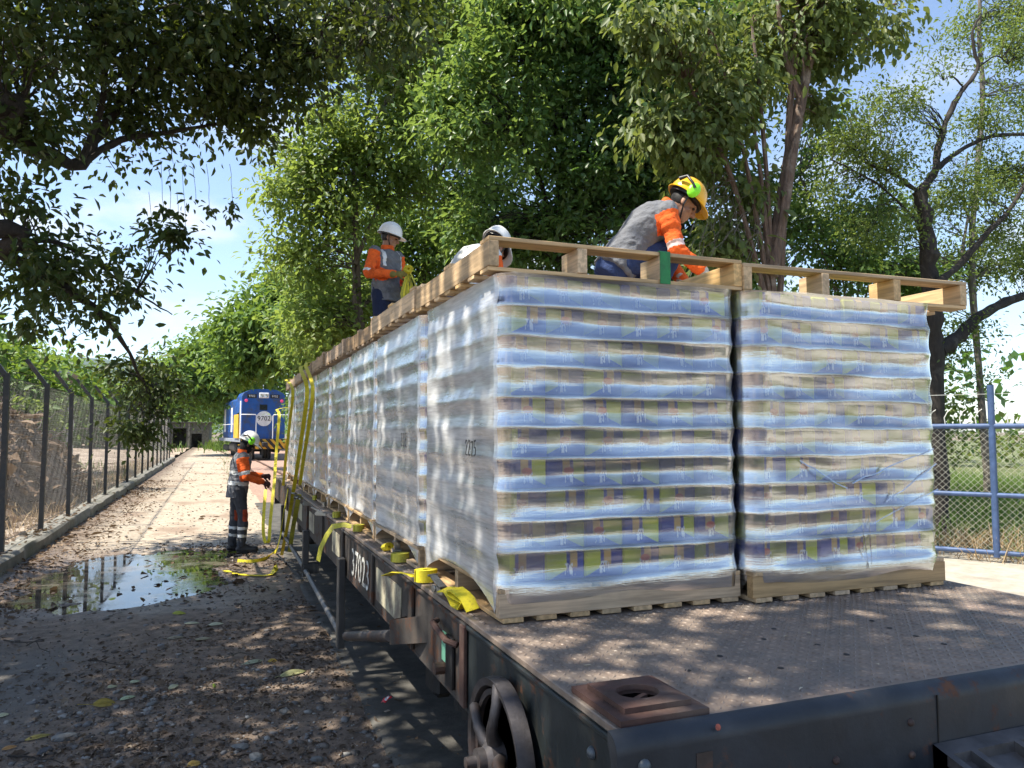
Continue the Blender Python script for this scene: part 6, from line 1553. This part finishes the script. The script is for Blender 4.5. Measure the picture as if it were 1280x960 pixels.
# heap of dead leaves and brush beyond the fence
def heap_z(X, Y):
    return yard_z(X, Y)-.1+np.clip(1-((X+6.4)/3.4)**2-((Y-21.5)/5.5)**2, 0, 1)**.8*2.6*(.55+.9*fbm(X*.9, Y*.9, 81, 5))+np.clip(1-((X+11)/4)**2-((Y-24)/6)**2, 0, 1)*1.8
m_heap = mat('leaf_mould', (.20, .145, .11), .95, var=.5, scale=9, bmp=.8, bdist=.05, dirt=(.34, .26, .20), damt=.4, dscale=5)
heap = thing('debris_heap', 'heap of dry leaves and cut branches in the yard beyond the fence', 'debris heap', (0, 0, 0))
link('mound', grid_mesh('mound', np.linspace(-16, -2.9, 90), np.linspace(15.5, 31.5, 90), heap_z, m_heap), heap)
lf_dead = leaf_mat('dead_leaf', [(.085, .052, .032), (.17, .115, .075), (.36, .27, .19)], .12, (.3, .2, .1), .8)
def litter(name, n, area, L, seed, zf, dens=None, m=lf_dead, flat=.35, asp=.5, parent=None, lift=.006):
    rng = np.random.default_rng(seed); x0, x1, y0, y1 = area; X = rng.uniform(x0, x1, n); Y = rng.uniform(y0, y1, n)
    if dens is not None: k = rng.random(n) < dens(X, Y); X, Y = X[k], Y[k]; n = len(X)
    P = np.stack([X, Y, zf(X, Y)+lift+rng.random(n)*lift], -1); a = rng.random(n)*6.283
    D = np.stack([np.cos(a), np.sin(a), rng.normal(size=n)*flat*.5], -1); Nn = np.stack([rng.normal(size=n)*flat, rng.normal(size=n)*flat, np.ones(n)], -1)
    ln = L*np.exp(rng.normal(size=n)*.45); V, F, at_ = leaves_arrays(P, D, Nn, ln, ln*asp*rng.uniform(.5, 1.3, n), np.clip(rng.beta(1.6, 2.2, n), 0, 1))
    return tag(link(name, np_mesh(name, V, F, m, attr=at_), parent), kind='stuff')
litter('dead_leaves', 9000, (-13, -3.0, 16, 27), .20, 21, heap_z, None, lf_dead, .8, .5, heap, .03)
rng = np.random.default_rng(9); b = MB()
for k in range(150):
    x, y = rng.uniform(-12, -4), rng.uniform(17, 26); z = float(heap_z(np.array(x), np.array(y)))-.05; a = rng.random()*6.28; L = rng.uniform(.5, 1.8)
    b.tube(bez((x, y, z), (x+L*math.cos(a), y+L*math.sin(a), z+rng.uniform(-.1, .55)), .12, 5, rng, .06), [.022, .018, .014, .01, .006], 5)
b.build('brush', m_bark_gr, heap, True)
litter('yard_litter', 15000, (-20, -2.75, 8, 48), .10, 22, yard_z, None, lf_dead, .5)
near = lambda X, Y: np.clip(1.25-np.abs(Y-5)/6, .10, 1)*(X < .95)
litter('leaf_litter', 22000, (-2.3, .95, 2.6, 13), .028, 23, road_z, lambda X, Y: np.clip(.16+3.2*(fbm(X*1.1, Y*1.1, 4, 3)-.46), 0.04, 1), leaf_mat('dark_litter_leaf', [(.045, .030, .020), (.105, .070, .046), (.26, .195, .135)], .08, (.2, .14, .08), .75), .45, .55, None, .004)  # leaf tones darker than the yard and kerb litter
lf_crumb = leaf_mat('leaf_crumb', [(.060, .042, .030), (.135, .098, .070), (.38, .31, .23)], .08, (.2, .14, .08), .8)
litter('leaf_crumbs', 15000, (-1.9, .95, 3.4, 7.2), .019, 33, road_z, lambda X, Y: np.clip(np.exp(-((X+.15)/.95)**2-((Y-5.1)/1.3)**2)*1.3*(fbm(X*1.9, Y*1.9, 12, 3)*1.9-.35)+.05, 0, 1), lf_crumb, 1.0, .6, None, .008)
litter('kerb_litter', 5200, (-2.36, -1.3, 4, 30), .055, 24, road_z, lambda X, Y: np.clip((-1.25-X)/.9, 0, 1)*(.3+.9*vn(X*0+1, Y*.5, 3)), lf_dead, .7, .5, None, .012)
litter('puddle_debris', 420, (-2.0, .9, 8.6, 13.2), .050, 25, lambda X, Y: np.maximum(road_z(X, Y), .004), lambda X, Y: np.clip(.2+1.0*(X+1.0), .12, 1), leaf_mat('wet_leaf', [(.035, .02, .013), (.07, .042, .026), (.13, .09, .05)], .1, (.2, .1, .05), .4), .6, .6, None, .006)
litter('track_litter', 1300, (-2.3, 1.0, 13, 48), .06, 26, road_z, lambda X, Y: np.clip(.3+.8*(fbm(X*.8, Y*.8, 14, 3)-.4)*2, .05, 1), lf_dead, .6, .5, None, .008)
litter('kerb_top_litter', 1500, (-2.72, -2.40, 5, 22), .055, 27, lambda X, Y: .25+0*X, lambda X, Y: np.clip(1.3-Y/18, .15, 1)*(.3+.8*vn(X*0, Y*1.4, 6)), lf_dead, .6, .5, None, .008)
litter('apron_litter', 500, (.9, 3.0, 3, 14), .035, 28, apron_z, None, lf_dead, .5, .5, None, .005)
litter('deck_litter', 34, (1.0, 3.2, 1.62, 2.6), .016, 29, lambda X, Y: DZ+0*X, None, leaf_mat('pale_chip', [(.3, .24, .16), (.5, .42, .3), (.62, .55, .42)], .1, (.4, .3, .2), .7), .2, .4, None, .004)
# pebbles: squashed irregular stones
def gravel(name, n, area, seed, dens, zf, smin=.006, smax=.05):
    rng = np.random.default_rng(seed); x0, x1, y0, y1 = area; X = rng.uniform(x0, x1, n); Y = rng.uniform(y0, y1, n); k = rng.random(n) < dens(X, Y); X, Y = X[k], Y[k]; n = len(X)
    bm = bmesh.new(); bmesh.ops.create_icosphere(bm, subdivisions=1, radius=1); T = np.array([v.co[:] for v in bm.verts]); Fi = np.array([[v.index for v in f.verts] for f in bm.faces]); bm.free()
    s = smin*(smax/smin)**(rng.random(n)**2.2); sc = np.stack([s*rng.uniform(.8, 1.5, n), s*rng.uniform(.7, 1.1, n), s*rng.uniform(.35, .7, n)], -1); a = rng.random(n)*6.283
    Q = T[None]*sc[:, None, :]*(1+rng.normal(size=(n, len(T), 1))*.10); c, s_ = np.cos(a)[:, None], np.sin(a)[:, None]
    V = np.stack([Q[..., 0]*c-Q[..., 1]*s_+X[:, None], Q[..., 0]*s_+Q[..., 1]*c+Y[:, None], Q[..., 2]+(zf(X, Y)+sc[:, 2]*.25)[:, None]], -1)
    F = (np.arange(n)*len(T))[:, None, None]+Fi[None]
    m, nn, l, p, out = base_mat(name+'_stone'); at_ = nn.new('ShaderNodeAttribute'); at_.attribute_name = 'rnd'; r = nn.new('ShaderNodeValToRGB'); e = r.color_ramp.elements
    e[0].color = (.060, .050, .044, 1); e[1].color = (.34, .33, .31, 1); q = e.new(.45); q.color = (.115, .100, .09, 1); q = e.new(.75); q.color = (.165, .165, .17, 1)
    l.new(at_.outputs['Fac'], r.inputs[0]); t = nn.new('ShaderNodeTexCoord').outputs['Object']; l.new(mixc(nn, l, mrange(nn, l, noise(nn, l, t, 60, 4, .7), .4, .7, 0, .5), r.outputs[0], (.085, .065, .05)), p.inputs['Base Color']); p.inputs['Roughness'].default_value = .85
    return tag(link(name, np_mesh(name, V.reshape(-1, 3), F.reshape(-1, 3), m, attr=np.repeat(rng.random(n), len(T)))), kind='stuff')
gravel('gravel', 15000, (-2.1, .95, 3.2, 8.6), 41, lambda X, Y: np.clip(np.exp(-((X+.15)/.75)**2-((Y-4.9)/1.2)**2)*1.0*(fbm(X*2.2, Y*2.2, 66, 3)*1.6-.2)+.10, 0, 1), road_z, .004, .030)
gravel('fine_gravel', 15000, (-1.9, .95, 3.4, 7.5), 43, lambda X, Y: np.clip(np.exp(-((X+.15)/.9)**2-((Y-4.9)/1.4)**2)*1.1*(fbm(X*1.6+3, Y*1.6, 67, 3)*1.5-.15)+.08, 0, 1), road_z, .003, .012)
gravel('far_gravel', 1500, (-2.2, .95, 8, 20), 42, lambda X, Y: .6+0*X, road_z, .008, .03)

# fallen leaves one can point at
def big_leaf(label, px, py, L, Wd, col, rz, curl=.25, tilt=(0, 0), stem=.0, trans=.15):
    q = at(px, py, Z=.035); z = float(road_z(np.array(q.x), np.array(q.y))) if q.x < .9 else .035
    m = mat('leaf_%d_%d' % (px, py), col, .55, var=.22, scale=25, bmp=.3, bdist=.004, dirt=tuple(c*.5 for c in col), damt=.25, dscale=18)
    t = thing('fallen_leaf', label, 'leaf', (q.x, q.y, z+.012), rz, 'larger fallen leaves on the ground'); t.rotation_euler = (tilt[0], tilt[1], rz)
    curl *= .4; b = MB(); n = 9; vs = []
    for i in range(n):
        u = i/(n-1); w = Wd*.5*math.sin(math.pi*min(1, u*.94+.04))**.7*(1-.25*u); zz = curl*L*(.6*math.sin(math.pi*u)-.25*u)
        for s in (-1, -.5, 0, .5, 1): vs.append(((u-.5)*L, s*w, zz+abs(s)*w*.35*curl*2-(.0 if s else .002)))
    b.add(vs, [(i*5+j, i*5+j+1, (i+1)*5+j+1, (i+1)*5+j) for i in range(n-1) for j in range(4)]); o = b.build('blade', m, t, True)
    so_ = o.modifiers.new('t', 'SOLIDIFY'); so_.thickness = .0012
    b = MB(); b.tube([(-.5*L-stem, .1*stem, -.004), (-.5*L-.4*stem, 0, .002), (-.5*L, 0, 0), (0, 0, curl*L*.6-.001), (.4*L, 0, curl*L*.1)], [.0022, .002, .0018, .0014, .0008], 5); b.build('stalk', m, t)
for a in (('mustard yellow curled leaf with a long stalk, nearest the left edge', 131, 877, .135, .085, (.26, .19, .03), .1, .35, (.5, .1), .09),
          ('large dull green folded leaf beside the concrete edge', 367, 842, .20, .075, (.27, .27, .13), .35, .22, (.35, 0), .04), ('pale grey green leaf left of the large folded leaf', 318, 827, .15, .055, (.33, .36, .25), .3, .2, (.3, 0), .02),
          ('pale green leaf right behind the mustard leaf', 160, 871, .10, .05, (.36, .42, .26), .5, .2, (.2, 0), 0), ('small cream leaf above the mustard leaf, left one of two', 141, 857, .075, .05, (.42, .42, .26), .8, .2, (.2, .1), 0), ('small cream leaf above the mustard leaf, right one of two', 169, 851, .085, .05, (.42, .45, .29), .9, .2, (.2, .1), 0),
          ('cream leaf between the gravel stones, below the green sprout leaf', 217, 858, .09, .05, (.45, .45, .30), .9, .2, (.3, 0), 0), ('tiny bright green upright leaf on the gravel', 268, 856, .06, .035, (.28, .40, .05), 1.4, .1, (.9, 0), 0), ('yellow green leaf in front of the puddle', 224, 766, .12, .08, (.34, .36, .04), .2, .25, (.3, .1), 0),
          ('pale leaf behind the gravel, right of the yellow green leaf', 270, 781, .13, .07, (.46, .46, .32), .2, .2, (.2, 0), 0), ('long pale leaf next to the yellow green leaf', 240, 779, .13, .05, (.36, .36, .24), -.2, .15, (.2, 0), 0), ('brownish leaf in the middle of the gravel path', 254, 799, .12, .07, (.27, .24, .15), .1, .15, (.15, 0), 0),
          ('olive brown long leaf at the lower left', 48, 920, .13, .045, (.22, .19, .05), .4, .2, (.3, 0), 0), ('orange leaf at the bottom left corner', 12, 935, .07, .04, (.38, .20, .07), .4, .2, (.3, 0), 0), ('orange brown leaf at the bottom edge of the gravel', 243, 955, .07, .06, (.42, .27, .06), .4, .2, (.3, 0), 0), ('pale round leaf cut by the left picture edge', 3, 892, .07, .055, (.42, .42, .27), .4, .15, (.2, 0), 0),
          ('tan leaf left of the brownish leaf, by the tarmac patch', 219, 797, .13, .06, (.25, .22, .15), .2, .15, (.2, 0), 0), ('ochre leaf tucked behind the pale grey green leaf', 341, 826, .07, .05, (.38, .26, .05), .3, .3, (.4, 0), 0)):
    big_leaf(*a)
# flat stones
for k, (px, py, s, lab) in enumerate(((80, 921, .055, 'flat grey stone near the bottom left, larger of two'), (56, 940, .038, 'dark bluish stone beside the flat grey stone'), (320, 945, .040, 'flat pale stone near the bottom edge of the gravel'), (300, 935, .038, 'pale flat stone touching another at the bottom of the gravel'), (146, 863, .024, 'bluish grey stone behind the mustard leaf'), (355, 890, .034, 'grey stone in the middle of the gravel'), (396, 946, .030, 'pale stone right at the bottom of the gravel'), (190, 880, .032, 'rounded grey stone right of the mustard leaf'))):
    q = at(px, py, Z=.03); bm = bmesh.new(); bmesh.ops.create_icosphere(bm, subdivisions=2, radius=1); rr = random.Random(k)
    for v in bm.verts: v.co = Vector((v.co.x*1.25, v.co.y*.85, max(-.4, min(.42, v.co.z*.6))))*(1+rr.uniform(-.10, .10))*s
    me = bpy.data.meshes.new('stone'); bm.to_mesh(me); bm.free(); me.materials.append(mat('stone_grey' if k != 1 else 'stone_dark', (.15, .155, .155) if k != 1 else (.065, .068, .078), .85, var=.25, scale=30, bmp=.4, dirt=(.09, .075, .06), damt=.4, dscale=15))
    tag(link('stone', me, None, (q.x, q.y, float(road_z(np.array(q.x), np.array(q.y)))+s*.15), (0, 0, k)), lab, 'stone', 'larger stones on the ground')
# red wrapper
q = at(483, 880, Z=.035); t = thing('wrapper', 'crumpled red and white wrapper on the dark concrete', 'wrapper', (q.x, q.y, .035), .5)
for nm_, c, sh, z in (('foil', (.62, .03, .05), 1., .0), ('print', (.72, .66, .66), .5, .003)):
    b = MB(); rr = random.Random(5); vs = [((i/5-.5)*.06*sh, (j/4-.5)*.045*sh, z+.035*vn(i*.9, j*.8, 3)+.02*(i/5)) for i in range(6) for j in range(5)]
    b.add(vs, [(i*5+j, i*5+j+1, i*5+j+6, i*5+j+5) for i in range(5) for j in range(4)]); b.build(nm_, mat('wrapper_'+nm_, c, .3, var=.2, scale=50), t)
q = at(484, 889, Z=.035); tag(MB().box((q.x, q.y, .037), (.035, .022, .003), rz=.6).build('card_scrap', mat('card', (.38, .31, .25), .8)), 'tiny beige card scrap below the red wrapper', 'scrap')
# twigs on the ground
rng = np.random.default_rng(55)
for k, (x0, y0, x1, y1, lab) in enumerate(((5, 800, 62, 815, 'forked dark twig on the tarmac patch at the left'), (280, 822, 330, 815, 'thin grey stick behind the pale grey green leaf'), (110, 825, 160, 830, 'short dark twig by the gravel'), (10, 945, 80, 955, 'dry stalk along the bottom left edge'))):
    p0, p1 = at(x0, y0, Z=.04), at(x1, y1, Z=.04); b = MB(); b.tube(bez(p0, p1, .006, 6, rng, .03), [.006, .006, .005, .004, .003, .002], 5)
    if k == 0: b.tube(bez(p0.lerp(p1, .5), p0.lerp(p1, .5)+Vector((.12, .14, .01)), .01, 4, rng, .03), [.005, .004, .003, .002], 5)
    tag(b.build('twig', m_bark_dk if k != 1 else m_bark_gr, None, True), lab, 'twig', 'twigs lying on the ground')
# lattice mast glimpsed through the leaves
c = at(578, 300, Y=70); mast = thing('lattice_mast', 'grey lattice mast glimpsed through a gap in the leaves', 'mast', (c.x, 70, 0)); m_galv = mat('galvanised', (.40, .42, .44), .5, .5, var=.1)
b = MB(); Hm = at(578, 112, Y=70).z
for sx in (-1, 1):
    for sy in (-1, 1): MB().tube([(sx*1.6, sy*1.6, 0), (sx*.35, sy*.35, Hm)], .07, 5).build('leg', m_galv, mast)
n_ = 14
for k in range(n_):
    z0, z1 = Hm*k/n_, Hm*(k+1)/n_; w0, w1 = 1.6-1.25*k/n_, 1.6-1.25*(k+1)/n_
    for sy in (-1, 1): b.tube([(-w0, sy*w0, z0), (w1, sy*w1, z1)], .04, 4); b.tube([(w0, sy*w0, z0), (-w1, sy*w1, z1)], .04, 4)
b.build('bracing', m_galv, mast)
for z in (Hm*.86, Hm*.97): MB().tube([(-2.2, 0, z), (2.2, 0, z)], .05, 5).build('cross_arm', m_galv, mast)

# the air: thin even haze round everything
hz, n, l, p, out = base_mat('air'); n.remove(p)
pv = n.new('ShaderNodeVolumePrincipled'); pv.inputs['Color'].default_value = (.62, .80, 1, 1); pv.inputs['Density'].default_value = .00006; pv.inputs['Anisotropy'].default_value = .2
l.new(pv.outputs[0], out.inputs['Volume'])
tag(MB().box((0, 2350, 140), (7200, 6100, 500)).build('haze', hz), kind='stuff')
